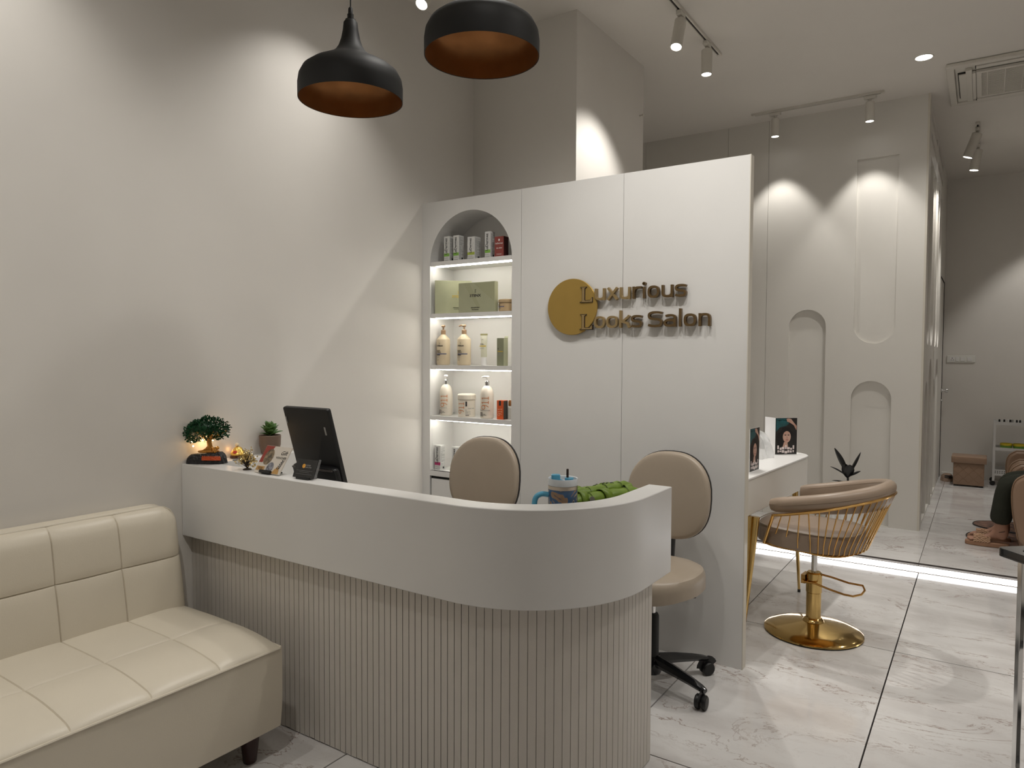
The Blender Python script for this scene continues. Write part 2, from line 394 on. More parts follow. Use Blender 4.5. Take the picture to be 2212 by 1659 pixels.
# --- sign partition with arched niche (front y=3.405)
YP=3.405; XPR=-0.928; PT=2.452; TH=0.05
part=struct('wall_partition',MB().box(-2.206,XPR-0.002,YP+0.02,YP+TH-0.001,0,PT-0.001),lamw)
nichehole=arch(-2.882,-2.270,0.785,2.374)
cabhole=[(-2.884,0.05),(-2.268,0.05),(-2.268,0.752),(-2.884,0.752)]
mb=shape_mb([(XL,0),(-2.206-g,0),(-2.206-g,PT),(XL,PT)],[nichehole,cabhole],0.02); obj('panel',stand(mb,0,YP+0.01,0),lam,part)
for a,b in((-2.206+g,-1.575-g),(-1.575+g,XPR-0.004)): obj('panel',MB().box(a,b,YP,YP+0.02,0,PT),lam,part)
obj('end_strip',MB().box(XPR-0.004,XPR,YP-0.001,YP+TH,0,PT+0.001).box(-2.2,XPR-0.004,YP+TH-0.0008,YP+TH,0,PT),creamedge,part)
nd=3.64
nb=MB().box(XL+0.01,-2.21,nd,nd+0.02,0,PT)                     # niche back
obj('niche_back',nb,lam,part)
ns=MB()
prof=nichehole[1:]+[nichehole[0]]
v=[];f=[]
for x,z in prof: v+=[(x,YP+0.018,z),(x,nd,z)]
n_=len(prof)
for i in range(n_-1): f.append((2*i,2*i+1,2*i+3,2*i+2))
ns.add(v,f,False); obj('niche_lining',ns,lam,part)
obj('cabinet_top',MB().box(-2.94,-2.22,YP+0.001,nd,0.752,0.785),lam,part)
obj('niche_cheek',MB().box(-2.232,-2.207,YP+0.0205,nd,0,PT),lamw,part)
SH=[2.085,1.765,1.446,1.129]
for z in SH:
    s=obj('shelf',MB().box(-2.880,-2.272,YP+0.006,nd-0.002,z-0.026,z),lam,part)
    obj('led_strip',MB().box(-2.865,-2.287,YP+0.036,YP+0.046,z-0.0315,z-0.0262),ledm,s,label='warm glowing light strip under the shelf')
cab=obj('cabinet_door',MB().box(-2.872,-2.280,YP+0.002,YP+0.018,0.06,0.735),lam,part)
obj('cabinet_gap',MB().box(-2.884,-2.268,YP+0.019,YP+0.021,0.05,0.752),dark,part,label='black gap around the cabinet door')

# ================================================================== RECEPTION DESK
def deskpath(off,n=28,y_end=2.51):
    """outline of the desk front offset inwards by off: from the left wall, round the corner, to the rear end"""
    x1,y0,r=-0.953-off,1.788+off,0.48-off
    P=[(XL+0.001,y0)]; cx,cy=x1-r,y0+r
    for k in range(n+1):
        t=R(-90+90*k/n); P.append((cx+r*math.cos(t),cy+r*math.sin(t)))
    P.append((x1,y_end)); return P
DT=1.02; DB=0.70
desk=thing('reception_desk','long white reception desk with rounded corner and vertical slatted front, built against left wall','desk',(-1.95,2.1,0))
mb=MB(); o_=deskpath(0); i_=deskpath(0.092)[::-1]
mb.prism(o_+i_,DB,DT); obj('upper_band',mb,lam,desk,True,bevel=0.003)
def base_path(off): return deskpath(off,60,2.437)
o_=base_path(0.053); i_=base_path(0.085)[::-1]
obj('base_backing',MB().prism(o_+i_,0.012,DB-0.001),groove,desk,True)
# slats along the base
def resample(P,step):
    out=[];L=0;acc=[0]
    for a,b in zip(P,P[1:]): acc.append(acc[-1]+math.hypot(b[0]-a[0],b[1]-a[1]))
    tot=acc[-1]; n=int(round(tot/step)); res=[]
    def at(s):
        s=min(max(s,0),tot); k=0
        while k<len(acc)-2 and acc[k+1]<s: k+=1
        t=(s-acc[k])/(acc[k+1]-acc[k]); a,b=P[k],P[k+1]
        return (a[0]+(b[0]-a[0])*t,a[1]+(b[1]-a[1])*t)
    return at,tot,n
po=base_path(0.045); pi_=base_path(0.0545)
at_o,to,ns_=resample(po[0:],0.0285); at_i,ti_,_=resample(pi_,0.0285)
n_sl=int(to/0.0285)
k0=0
for k in range(n_sl):
    a=k/n_sl; b=(k+1)/n_sl; gg=0.0012/to
    A=at_o((a+gg)*to);B=at_o((b-gg)*to);C2=at_i((b-gg)*ti_);D=at_i((a+gg)*ti_)
    zb=0.004+random.random()*0.003
    obj('slat',MB().prism([A,B,C2,D],zb,DB-0.0005),slatm,desk,True)
ie=base_path(0.045)[-1]
obj('end_post',MB().box(ie[0]-0.045,ie[0]-0.001,ie[1],ie[1]+0.006,0.004,DB-0.0005),slatm,desk,True)
ws=[(XL+0.002,1.881)]+deskpath(0.093)[1:-1]+[(-1.046,2.45),(-1.62,2.45),(-1.75,2.42),(XL+0.002,2.42)]
obj('work_surface',MB().prism(ws,0.735,0.765),lam,desk,True,bevel=0.002)
obj('wall_ledge',MB().box(XL+0.002,XL+0.10,1.881,2.36,0.766,DT-0.0005),lam,desk,True,bevel=0.002)
obj('side_panel',MB().box(-2.05,-2.02,1.90,2.40,0.0,0.734),lam,desk,True)

# ================================================================== SOFA
sofa=thing('sofa','cream leather bench sofa with tufted squares and dark legs, against left wall beside the desk','sofa',(-2.55,0.8,0))
SY0,SY1=-0.24,1.692; seams=[1.44-0.24*k for k in range(7)]
def cells(t,edges):
    for a,b in zip(edges,edges[1:]):
        if a<=t<=b+1e-9:
            u=(t-a)/(b-a); return max(0.0,min(1.0,4*u*(1-u)))
    return 0
ye=[SY0]+seams[::-1]+[SY1]
xe=[-2.80,-2.45,-2.150]
def puff(q,pw): return q**pw
def seatf(u,v):
    y=SY0+(SY1-SY0)*v; x=-2.80+0.65*u
    q=puff(cells(y,ye),0.30)*0.6+0.4; qx=puff(cells(x,xe),0.28)*0.45+0.55
    d=(x+2.52)/0.37
    z=0.418+0.034*(1-max(0,d)**2.4)+0.017*(q*qx)
    e=min(y-SY0,SY1-y); z-=0.016*max(0,1-e/0.12)**2
    if x>-2.19: z-=0.010*((x+2.19)/0.04)**2.0
    z=max(z,0.412)
    if v<=0.001 or v>=0.999 or u>=.999: z=0.414
    return (x,y,z)
def fine(es,n):
    out=[]
    for a,b in zip(es,es[1:]):
        for k in range(n):
            t=k/n; t=t+0.05*0; out.append(a+(b-a)*(0.5-0.5*math.cos(PI*t)))
    return out+[es[-1]]
ysF=fine(ye,14); xsF=fine(xe,14)
def sgrid(fn,A,B,flip=False):
    v=[fn(a,b) for a in A for b in B]; f=[]; nb_=len(B)
    for i in range(len(A)-1):
        for j in range(nb_-1):
            q=(i*nb_+j,(i+1)*nb_+j,(i+1)*nb_+j+1,i*nb_+j+1); f.append(q[::-1] if flip else q)
    return MB().add(v,f,True)
mb=sgrid(lambda x,y:seatf((x+2.80)/0.65,(y-SY0)/(SY1-SY0)),xsF,ysF)
mb.box(-2.80,-2.152,SY0+0.004,SY1-0.004,0.36,0.413)
seat=obj('seat_cushion',mb,leather,sofa,True)
def sx(y): return -2.152
mb=MB()
def frontf(u,v):
    y=SY0+(SY1-SY0)*u; z=0.115+0.30*v
    return (-2.150-0.012*max(0,(1-2*v))**2+0.002*math.sin(y*9),y,z)
mb.grid(frontf,40,8,flip=True)
mb.rbox(-2.90,-2.166,SY0,SY1,0.115,0.405,0.02,'z')
obj('base',mb,leather,sofa,True)
pp=[(-2.148,SY0+(SY1-0.01-SY0)*k/30,0.4150) for k in range(31)]+[(-2.156,SY1-0.001,0.4150)]+[(-2.2-0.55*k/10,SY1+0.001,0.4150) for k in range(11)]
obj('piping',MB().tube(pp,0.0045,6),leather,seat)
bpy.data.objects['piping'].data.transform(Matrix.Translation((2.55,-0.8,0)))
# backrest
ze=[0.43,0.662,0.868]
def bx(z): return -2.762-0.075*(z-0.44)/0.43
def backf(y,z):
    q=puff(cells(y,ye),0.30)*0.55+0.45; qz=puff(cells(z,ze),0.30)*0.55+0.45
    e=min(y-SY0,SY1-y); x=bx(z)+0.026*q*qz
    x-=0.022*max(0,1-e/0.05)**2+0.03*max(0,1-(0.868-z)/0.05)**2
    zz=z
    if z>0.80 and e<0.07: zz=z-((z-0.80)/0.068)*(0.07-e)**2/0.14
    return (x,y,zz)
zsF=fine(ze,12)
mb=sgrid(lambda y,z:backf(y,z),ysF,zsF,False)
mb2=MB()
sec=[]
for (x,z) in ((-2.80,0.36),(-2.80,0.44),(bx(0.62)-0.03,0.62),(bx(0.84)-0.028,0.846),(bx(0.86)-0.055,0.868),(XL+0.012,0.872),(XL+0.006,0.862),(XL+0.006,0.36)): sec.append((x,z))
n_=len(sec); 
cut=lambda z,d:z-d*max(0,(z-0.70)/0.17)
v=[(x,SY0,z) for x,z in sec]
for yy,dd in((SY1-0.07,0),(SY1-0.04,0.006),(SY1-0.018,0.019),(SY1-0.004,0.042)): v+=[(x,yy,cut(z,dd)) for x,z in sec]
for q_ in range(4): mb2.add([],[(q_*n_+i,q_*n_+(i+1)%n_,(q_+1)*n_+(i+1)%n_,(q_+1)*n_+i) for i in range(n_)],False) if False else None
mb2.add(v,[(q_*n_+i,q_*n_+(i+1)%n_,(q_+1)*n_+(i+1)%n_,(q_+1)*n_+i) for q_ in range(4) for i in range(n_)]+[tuple(range(n_))[::-1],tuple(range(4*n_,5*n_))],False)
back=obj('backrest',mb,leather,sofa,True)
bs=obj('back_shell',mb2,leather,sofa,True,bevel=0.008)
def along(y): return (bx(0.868)-0.008,y,0.872)
pp=[(bx(0.868)-0.020,SY0+(SY1-0.07-SY0)*k/20,0.868) for k in range(21)]+[(bx(0.86)-0.022,SY1-0.038,0.860),(bx(0.85)-0.022,SY1-0.017,0.847),(bx(0.83)-0.020,SY1-0.005,0.825)]+[(bx(z)-0.016,SY1-0.003,z) for z in (0.78,0.7,0.6,0.5,0.45)]+[(-2.768,SY1-0.003,0.425)]
o=obj('piping',MB().tube(pp,0.0042,6),leather,back); o.data.transform(Matrix.Translation((2.55,-0.8,0)))
# stitching lines along the seams
st=MB()
for y in seams:
    st.tube([tuple(Vector(seatf((x+2.80)/0.65,(y-SY0)/(SY1-SY0)))+Vector((0,0,0.0006))) for x in [-2.74+0.58*k/14 for k in range(15)]],0.0011,4)
    st.tube([tuple(Vector(backf(y,z))+Vector((0.0008,0,0))) for z in [0.45+0.40*k/12 for k in range(13)]],0.0011,4)
obj('stitching',st,leathers,sofa,True,label='thin brown stitched seams')
for x,y in((-2.22,1.60),(-2.86,1.60),(-2.22,-0.14),(-2.86,-0.14)):
    obj('leg',MB().lathe([(0,0),(0.021,0),(0.024,0.004),(0.037,0.114),(0,0.114)],(x,y,0.0005),20),brownleg,sofa,True)

# ================================================================== OFFICE CHAIRS
def sup(cx,cz,a,b,e,n=40):
    p=[]
    for k in range(n):
        t=2*PI*k/n; c,s=math.cos(t),math.sin(t)
        p.append((cx+a*abs(c)**(2/e)*(1 if c>=0 else -1),cz+b*abs(s)**(2/e)*(1 if s>=0 else -1)))
    return p
def pad(outline,c,thick,depthfn,layers=6,axis='y'):
    """pillow: outline in (a,b), shrinking rings towards the centre; front bulges by depthfn"""
    mb=MB(); v=[];f=[];n=len(outline); rows=[]
    prof=[(0.0,1)]+[]
    steps=[(1.0,-thick*0.5),(1.0,0.0),(0.985,thick*0.25),(0.955,thick*0.42),(0.9,thick*0.5),(0.75,thick*0.56),(0.5,thick*0.6),(0.25,thick*0.62),(0.0,thick*0.62)]
    for s,h in steps:
        if s==0: rows.append([len(v)]); v.append((c[0],c[1],h))
        else:
            rows.append(list(range(len(v),len(v)+n)))
            for a,b in outline: v.append((c[0]+(a-c[0])*s,c[1]+(b-c[1])*s,h))
    for A,B in zip(rows,rows[1:]):
        for k in range(n):
            k2=(k+1)%n
            if len(B)==1: f.append((A[k],A[k2],B[0]))
            else: f.append((A[k],A[k2],B[k2],B[k]))
    f.append(tuple(rows[0])[::-1])
    mb.add(v,f,True); return mb
def office_chair(label,seat_z=0.56,top=1.05):
    t=thing('office_chair',label,'chair')
    # faces -Y. backrest centre
    hz=0.205; cz=top-hz-0.0
    outl=[(x*(1-0.10*((z-cz)/hz if z>cz else 0)**2),z) for x,z in sup(0,cz,0.205,hz,2.55,44)]
    p=pad(outl,(0,cz),0.030,None)
    curve=lambda x:0.022*(x*x)/0.04
    b=p.map(lambda q:Vector((q.x,0.185-q.z-curve(q.x)*1.0+0.02*((q.y-cz)/hz),q.y)))
    bk=obj('backrest',b,tan,t)
    outl2=[(cx*1.012,cz+(zz-cz)*1.012) for cx,zz in outl]
    p2=MB(); n=len(outl2); v=[];
    for h,s in((-0.004,1.0),(0.008,1.0),(0.018,0.9)):
        v+=[(x*s,0.205+h-curve(x*s)+0.02*((z-cz)/hz),cz+(z-cz)*s) for x,z in outl2]
    f=[(k,(k+1)%n,(k+1)%n+n,k+n) for k in range(n)]+[(k+n,(k+1)%n+n,(k+1)%n+2*n,k+2*n) for k in range(n)]+[tuple(range(n))[::-1],tuple(range(2*n,3*n))]
    p2.add(v,f,True); obj('back_shell',p2,blackp,bk)
    obj('back_bar',MB().tube([(0,0.02,seat_z-0.075),(0,0.16,seat_z-0.08),(0,0.23,seat_z-0.03),(0,0.245,seat_z+0.08),(0,0.225,cz)],0.02,8,sec=(0.03,0.009),up=(1,0,0)),blackp,t)
    so=[(x,y) for x,y in sup(0,-0.03,0.235,0.225,2.5,44)]
    p=pad(so,(0,-0.03),0.085,None)
    def sf(q):
        z=q.z; yy=(q.y+0.03)/0.225
        z-=0.03*max(0,-yy-0.45)**2*3
        return Vector((q.x,q.y,seat_z-0.045+z))
    st_=obj('seat',p.map(sf),tan,t)
    obj('seat_pan',MB().prism([(x*0.86,(y+0.03)*0.86-0.03) for x,y in so],seat_z-0.102,seat_z-0.0885),blackp,t)
    obj('mechanism',MB().rbox(-0.07,0.07,-0.09,0.10,seat_z-0.145,seat_z-0.103,0.015).tube([(0.06,0,seat_z-0.125),(0.17,0,seat_z-0.125),(0.20,0,seat_z-0.118)],0.006,6),blackp,t)
    obj('gas_lift',MB().cyl((0,0,0.30),(0,0,seat_z-0.146),0.0145,n=18),chrome,t)
    obj('column_cover',MB().lathe([(0,0.07),(0.034,0.07),(0.030,0.12),(0.029,0.32),(0.024,0.33),(0,0.33)],(0,0,0),20),blackp,t)
    obj('hub',MB().lathe([(0,0.055),(0.04,0.055),(0.045,0.07),(0.045,0.125),(0.036,0.135),(0,0.135)],(0,0,0),20),blackg,t)
    for k in range(5):
        a=R(-19+72*k); d=Vector((math.cos(a),math.sin(a),0)); s=Vector((-math.sin(a),math.cos(a),0))
        mb=MB(); rows=[]
        sec=[(0.03,0.030,0.027,0.114),(0.12,0.027,0.024,0.106),(0.22,0.023,0.018,0.093),(0.275,0.020,0.014,0.083),(0.298,0.014,0.010,0.078)]
        v=[];f=[];nn=8
        for L,wd,hh,zc in sec:
            for j in range(nn):
                t2=2*PI*j/nn; q=d*L+s*(wd*math.cos(t2))+Vector((0,0,zc+hh*math.sin(t2))); v.append(tuple(q))
        for i in range(len(sec)-1):
            for j in range(nn): f.append((i*nn+j,(i+1)*nn+j,(i+1)*nn+(j+1)%nn,i*nn+(j+1)%nn))
        f+=[tuple(range(nn)),tuple(range((len(sec)-1)*nn,len(sec)*nn))[::-1]]
        mb.add(v,f,True); lg=obj('leg',mb,blackg,t)
        ca=a+R(35*((k*37)%5-2)); cd=Vector((math.cos(ca),math.sin(ca),0)); cs=Vector((-math.sin(ca),math.cos(ca),0))
        c=d*0.283; c.z=0; w0=c+cd*0.014; w0.z=0.0315
        m2=MB()
        for sg in(-1,1):
            m2.lathe([(0,0.003),(0.014,0.003),(0.028,0.005),(0.031,0.010),(0.031,0.020),(0.026,0.025),(0,0.027)],w0,20,cs*sg)
        m2.cyl((c.x,c.y,0.03),(c.x,c.y,0.068),0.008,n=8)
        hood=[w0+cd*(0.034*math.cos(R(q)))+Vector((0,0,0.034*math.sin(R(q)))) for q in range(20,181,20)]
        m2.tube([tuple(h) for h in hood],0.01,6,sec=(0.024,0.003),up=tuple(cs))
        obj('caster',m2,blackp,lg)
    return t
c2=office_chair('beige padded swivel chair on black casters, standing against the white sign wall')
c2.location=(-1.235,3.03,0); c2.rotation_euler=(0,0,0)
c1=dup(c2,(-2.11,2.76,0.035),R(4),'beige padded swivel chair behind the desk, in front of the product niche','swivel chairs behind the desk')
c2['group']='swivel chairs behind the desk'

# ================================================================== PENDANT LAMPS
def pendant(label):
    t=thing('pendant_lamp',label,'lamp',group='black pendant lamps over the desk')
    po_=[(0.208,0.0),(0.2085,0.055),(0.204,0.085),(0.190,0.112),(0.160,0.135),(0.120,0.156),(0.085,0.175),(0.062,0.194),(0.048,0.216),(0.038,0.245),(0.031,0.280),(0.028,0.310),(0.022,0.318)]
    pin=[(r-0.003 if r>0.1 else r-0.004,max(0.0,z-0.003)) for r,z in po_]
    obj('shade',MB().lathe(po_,n=56),lampblk,t)
    li=[(0.2052,0.0015),(0.2052,0.055),(0.200,0.083),(0.186,0.108),(0.157,0.130),(0.117,0.151),(0.08,0.17),(0.055,0.19),(0.03,0.20),(0,0.2)]
    obj('shade_lining',MB().lathe(li[::-1],n=56),copper,t,label='copper coloured inside of the shade')
    obj('rim',MB().lathe([(0.2053,0.0015),(0.2066,-0.0005),(0.2081,0.0005)],n=56),lampblk,t)
    obj('cap',MB().lathe([(0.022,0.312),(0.021,0.322),(0.013,0.325),(0.013,0.343),(0.010,0.346),(0.009,0.366),(0.005,0.372),(0,0.372)],n=20),lampblk,t)
    return t
l1=pendant('black pendant lamp nearer the left wall, hanging lower over the desk')
def ontoray(u,v,dep):
    d=fwd*1.0+r2*((u-1106)/FPX)+u2*(-(v-829.5)/FPX); return Vector((0,0,H))+d*dep
p1=ontoray(758,218,2.87); l1.location=p1
def cable(t,name='cable'):
    obj('cable',MB().cyl((0,0,0.368),(0,0,CEIL-t.location.z-0.004),0.0028,n=8),lampblk,t)
    obj('ceiling_cup',MB().lathe([(0,-0.03),(0.012,-0.03),(0.05,-0.012),(0.052,0),(0,0)],(0,0,CEIL-t.location.z-0.001),24),lampblk,t)
l2=dup(l1,ontoray(1041,123,2.565),None,'black pendant lamp hanging over the middle of the desk, right of the other')
cable(l1); cable(l2)

# ================================================================== TRACK LIGHTS
def track(a,b,label,name='light_track'):
    a=Vector(a);b=Vector(b);d=(b-a).normalized(); s=Vector((-d.y,d.x,0))
    t=thing(name,label,'track',tuple((a+b)/2),group='ceiling light tracks')
    def bar(w0,w1,z0,z1,e=0):
        A=a-d*e;B=b+d*e; return [(A+s*w0),(A+s*w1),(B+s*w1),(B+s*w0)],z0,z1
    mb=MB()
    for w0,w1 in((-0.017,-0.007),(0.007,0.017)):
        P,z0,z1=bar(w0,w1,CEIL-0.020,CEIL-0.0005); mb.prism([(p.x,p.y) for p in P],z0,z1)
    obj('rail',mb,fixture,t,True)
    P,z0,z1=bar(-0.0069,0.0069,CEIL-0.012,CEIL-0.002); obj('rail_slot',MB().prism([(p.x,p.y) for p in P],z0,z1),blackp,t,True)
    for e,sg in((a,-1),(b,1)):
        q0=e+d*(sg*0.001); q1=e+d*(sg*0.03)
        P=[q0-s*0.017,q0+s*0.017,q1+s*0.017,q1-s*0.017]; obj('end_cap',MB().prism([(p.x,p.y) for p in P],CEIL-0.021,CEIL-0.0005),fixture,t,True,bevel=0.002)
    return t,d
def spot(x,y,dir_,label,td=(0,1,0),rad=0.036,ln=0.165,light=None,length=0.10,group='cylindrical track spotlights'):
    """spot hanging from a track; dir_ = direction the lens looks"""
    t=thing('track_spotlight',label,'spotlight',(x,y,CEIL-0.02),group=group)
    td=Vector(td).normalized(); s=Vector((-td.y,td.x,0)); D=Vector(dir_).normalized()
    P=[td*0.045+s*0.016,td*0.045-s*0.016,-td*0.045-s*0.016,-td*0.045+s*0.016]
    obj('adapter',MB().prism([(p.x,p.y) for p in P],-0.030,-0.0015),fixture,t,bevel=0.004)
    obj('swivel',MB().cyl((0,0,-0.031),(0,0,-0.044),0.011,n=12).lathe([(0,-0.012),(0.010,-0.006),(0.010,0.004),(0,0.012)],(0,0,-0.05),12),fixture,t)
    top=Vector((0,0,-0.052)); c0=top+D*0.0; c1_=top+D*ln
    hang=top-D*0.012
    b=obj('barrel',MB().lathe([(0,0),(rad*0.9,0),(rad,0.004),(rad,ln),(rad-0.004,ln),(rad-0.005,ln-0.006)],c0,28,D),fixture,t)
    obj('lens',MB().lathe([(0,ln-0.004),(rad-0.0045,ln-0.004)],c0,24,D,False),lens,t,label='glowing white lens')
    return t,Vector(t.location)+c1_
def spot_lens(t,pos): pass
tr1,d1_=track((-1.61,2.95,CEIL),(-1.61,5.02,CEIL),'pale ceiling track running over the partition beside the pillar')
q,l=spot(-1.61,4.28,(0,-0.38,-1),'white spotlight on the partition track, tilted, nearer the pendant lamps',ln=0.20); lamp('track_beam','SPOT',l+Vector((0,-0.012,-0.03)),60,(-2.15,4.05,1.6),0.03,92,0.6)
q,l=spot(-1.61,4.78,(0,-0.02,-1),'white spotlight on the partition track, hanging straight near the track end',ln=0.165); lamp('track_beam','SPOT',l+Vector((0,0,-0.015)),120,(-1.2,4.5,0.8),0.03,70,0.8)
tr2,_=track((-1.73,6.455,CEIL),(-0.745,6.455,CEIL),'pale ceiling track in front of the arched salon wall')
for x,lab in((-1.56,'white spotlight at the left end of the track over the arched wall'),(-0.82,'white spotlight at the right end of the track over the arched wall')):
    q,l=spot(x,6.455,(0,0.02,-1),lab,td=(1,0,0),rad=0.034,ln=0.155); lamp('track_beam','SPOT',l+Vector((0,0,-0.015)),30,(x,6.62,1.6),0.02,74,0.5)
tr3,_=track((-0.10,7.78,CEIL),(-0.10,8.6,CEIL),'short ceiling track near the far back wall')
for (y,dr,lab,ln) in((7.88,(-0.35,0.05,-1),'tilted spotlight on the far track, upper of the two',0.22),(8.5,(-0.15,0.0,-1),'tilted spotlight on the far track, lower of the two',0.20)):
    q,l=spot(-0.10,y,dr,lab,rad=0.042,ln=ln); lamp('track_beam','SPOT',l+Vector(dr).normalized()*0.015,60,l+Vector((-0.35,0.15,-1.3)),0.02,60,0.6)
lamp('far_beam','SPOT',(0.75,9.2,CEIL-0.3),45,(0.7,10.1,1.2),0.03,75,0.5)
track((0.35,9.42,CEIL),(1.2,9.42,CEIL),'ceiling track stub at the right edge by the back wall')
# spots on the near tracks; the fill spot and its short track are added
tr4,_=track((-2.48,-0.7,CEIL),(-2.48,2.70,CEIL),'pale ceiling track along the left wall above the sofa')
track((-1.15,-0.3,CEIL),(-1.15,0.7,CEIL),'short unseen ceiling track carrying the added fill spotlight over the waiting area')
tr5,_=track((-1.3,2.22,CEIL),(-0.2,2.22,CEIL),'pale ceiling track facing the sign wall')
for k,(p,a,wt,cn,bl) in SPOTS.items():
    d=(Vector(a)-Vector(p)).normalized()
    ln=0.20; bx_,by_,bz=p[0]-d.x*ln,p[1]-d.y*ln,p[2]-d.z*ln
    lab={'wall_a':'bright spotlight above the pendant lamps turned towards the left wall','wall_b':'spotlight over the sofa turned to the left wall','wall_c':'spotlight over the near end of the sofa','wall_d':'bright round spotlight between the pendant lamps, turned towards the sofa','fill_e':'added unseen spotlight in front of the desk, evening out the sofa wall','sign_a':'spotlight aimed at the sign wall, left one','sign_b':'spotlight aimed at the sign wall, right one'}[k]
    tx=(-2.60 if k=='wall_d' else -2.48) if k.startswith('wall') else p[0]; ty=p[1] if k.startswith('wall') else 2.22
    q,l=spot(tx,by_ if k.startswith('wall') else (2.22 if k.startswith('sign') else p[1]),d,lab,td=(0,1,0) if k.startswith('wall') else (1,0,0),ln=0.20)
    lamp('track_beam','SPOT',l+d*0.012,wt,a,0.025,cn,bl)
# recessed downlights; those outside the view are added to light the room
for i,(x,y,wt,cn) in enumerate(DOWN):
    lab='round recessed ceiling downlight glowing white near the air conditioner' if i==0 else 'round recessed ceiling downlight added outside the view, '+['','above the sofa end','above the waiting area','above the open floor','behind the viewpoint','above the right aisle','beside the air conditioner','at the far back','in front of the desk','above the middle of the desk','above the right end of the desk'][i]
    t=thing('downlight',lab,'downlight',(x,y,CEIL),group='recessed downlights')
    obj('trim_ring',MB().lathe([(0.052,-0.001),(0.056,-0.004),(0.062,-0.004),(0.064,-0.0005)],n=28),fixture,t)
    obj('lens',MB().lathe([(0,-0.0022),(0.052,-0.0022)],n=28,smooth=False),lens,t,label='glowing white disc')
    lamp('downlight_beam','SPOT',(x,y,CEIL-0.02),wt,(x,y,0),0.05,cn,0.9)

# ================================================================== AIR CONDITIONER
ac=thing('ceiling_air_conditioner','white square cassette air conditioner set in the ceiling at upper right','air conditioner',(0.22,6.62,CEIL))
acx0,acx1,acy0,acy1=-0.285,0.665,6.13,7.08
zc=3.615
def frame_prism(mb,x0,x1,y0,y1,w,z0,z1):
    mb.box(x0,x1,y0,y0+w,z0,z1).box(x0,x1,y1-w,y1,z0,z1).box(x0,x0+w,y0+w,y1-w,z0,z1).box(x1-w,x1,y0+w,y1-w,z0,z1); return mb
obj('panel',frame_prism(MB(),acx0,acx1,acy0,acy1,0.05,zc,CEIL-0.001).box(acx0+0.05,acx1-0.05,acy0+0.05,acy1-0.05,zc+0.018,CEIL-0.001),fixture,ac,True,bevel=0.012)
gx0,gx1,gy0,gy1=-0.10,0.48,6.30,6.92
gr=obj('intake_grille',frame_prism(MB(),gx0,gx1,gy0,gy1,0.035,zc-0.008,zc+0.012),fixture,ac,True,bevel=0.004)
obj('grille_bed',MB().box(gx0+0.035,gx1-0.035,gy0+0.035,gy1-0.035,zc+0.003,zc+0.0165),mat('grille_grey',(0.42,0.40,0.36),0.7),ac,True)
sl=MB()
for k in range(26):
    y=gy0+0.045+k*(gy1-gy0-0.09)/25; sl.box(gx0+0.036,gx1-0.036,y-0.004,y+0.004,zc-0.003,zc+0.002)
for k in range(5):
    x=gx0+0.07+k*0.11; sl.box(x-0.003,x+0.003,gy0+0.036,gy1-0.036,zc-0.0035,zc-0.0031)
o=obj('grille_bars',sl,fixture,gr); o['kind']='stuff'
for vv in o.data.vertices: vv.co-=Vector((0.22,6.62,CEIL))
for nm,b in (('louvre',(acx0+0.075,acx0+0.135,6.32,6.90)),('louvre',(gx0+0.0,gx1,acy0+0.06,acy0+0.12)),('louvre',(acx1-0.135,acx1-0.075,6.32,6.90)),('louvre',(gx0,gx1,acy1-0.12,acy1-0.06))):
    l_=obj(nm,MB().box(b[0],b[1],b[2],b[3],zc-0.003,zc+0.008),fixture,ac,True,bevel=0.004)
    obj('slot',MB().box(b[0]-0.006,b[1]+(0.020 if b[1]-b[0]<0.1 else 0),b[2]-0.006,b[3]+(0.02 if b[1]-b[0]>0.1 else 0.006),zc+0.009,zc+0.0172),dark,ac,True,label='dark air outlet slot')
obj('corner_plate',MB().box(-0.125,-0.102,6.31,6.93,zc-0.008,zc+0.012).box(-0.165,-0.126,6.24,6.98,zc-0.004,zc+0.0165),fixture,ac,True,bevel=0.002)

# ================================================================== more helpers
def multi(name,items,parent=None,world=False,label=None):
    """one mesh with several materials; items = [(MB, material), ...]"""
    mb=MB(); mats=[]; idx=[]
    for q,m in items:
        if m not in mats: mats.append(m)
        idx+=[mats.index(m)]*len(q.f); o=len(mb.v); mb.v+=q.v; mb.f+=[tuple(i+o for i in t) for t in q.f]; mb.sm+=q.sm
    ob=obj(name,mb,mats,parent,world,label=label); ob.data.polygons.foreach_set('material_index',idx); return ob
def ell(cx,cy,rx,ry,n=20,a0=0,a1=360): return [(cx+rx*math.cos(R(a0+(a1-a0)*k/n)),cy+ry*math.sin(R(a0+(a1-a0)*k/n))) for k in range(n if a1-a0>=360 else n+1)]
def flat(poly,z=0): return MB().add([(x,y,z) for x,y in poly],[tuple(range(len(poly)))])
def rect(x0,x1,y0,y1,z=0): return flat([(x0,y0),(x1,y0),(x1,y1),(x0,y1)],z)
def bars(x,y,w,rows,h,gap,z=0,seed=1):
    """rows of tiny unreadable print as thin bars"""
    r=random.Random(seed); mb=MB()
    for k in range(rows):
        a=x
        while a<x+w*0.96:
            b=min(x+w,a+w*r.uniform(0.12,0.4)); mb=join(mb,rect(a,b,y-k*gap-h,y-k*gap,z)); a=b+w*0.04
            if r.random()<0.18: break
    return mb

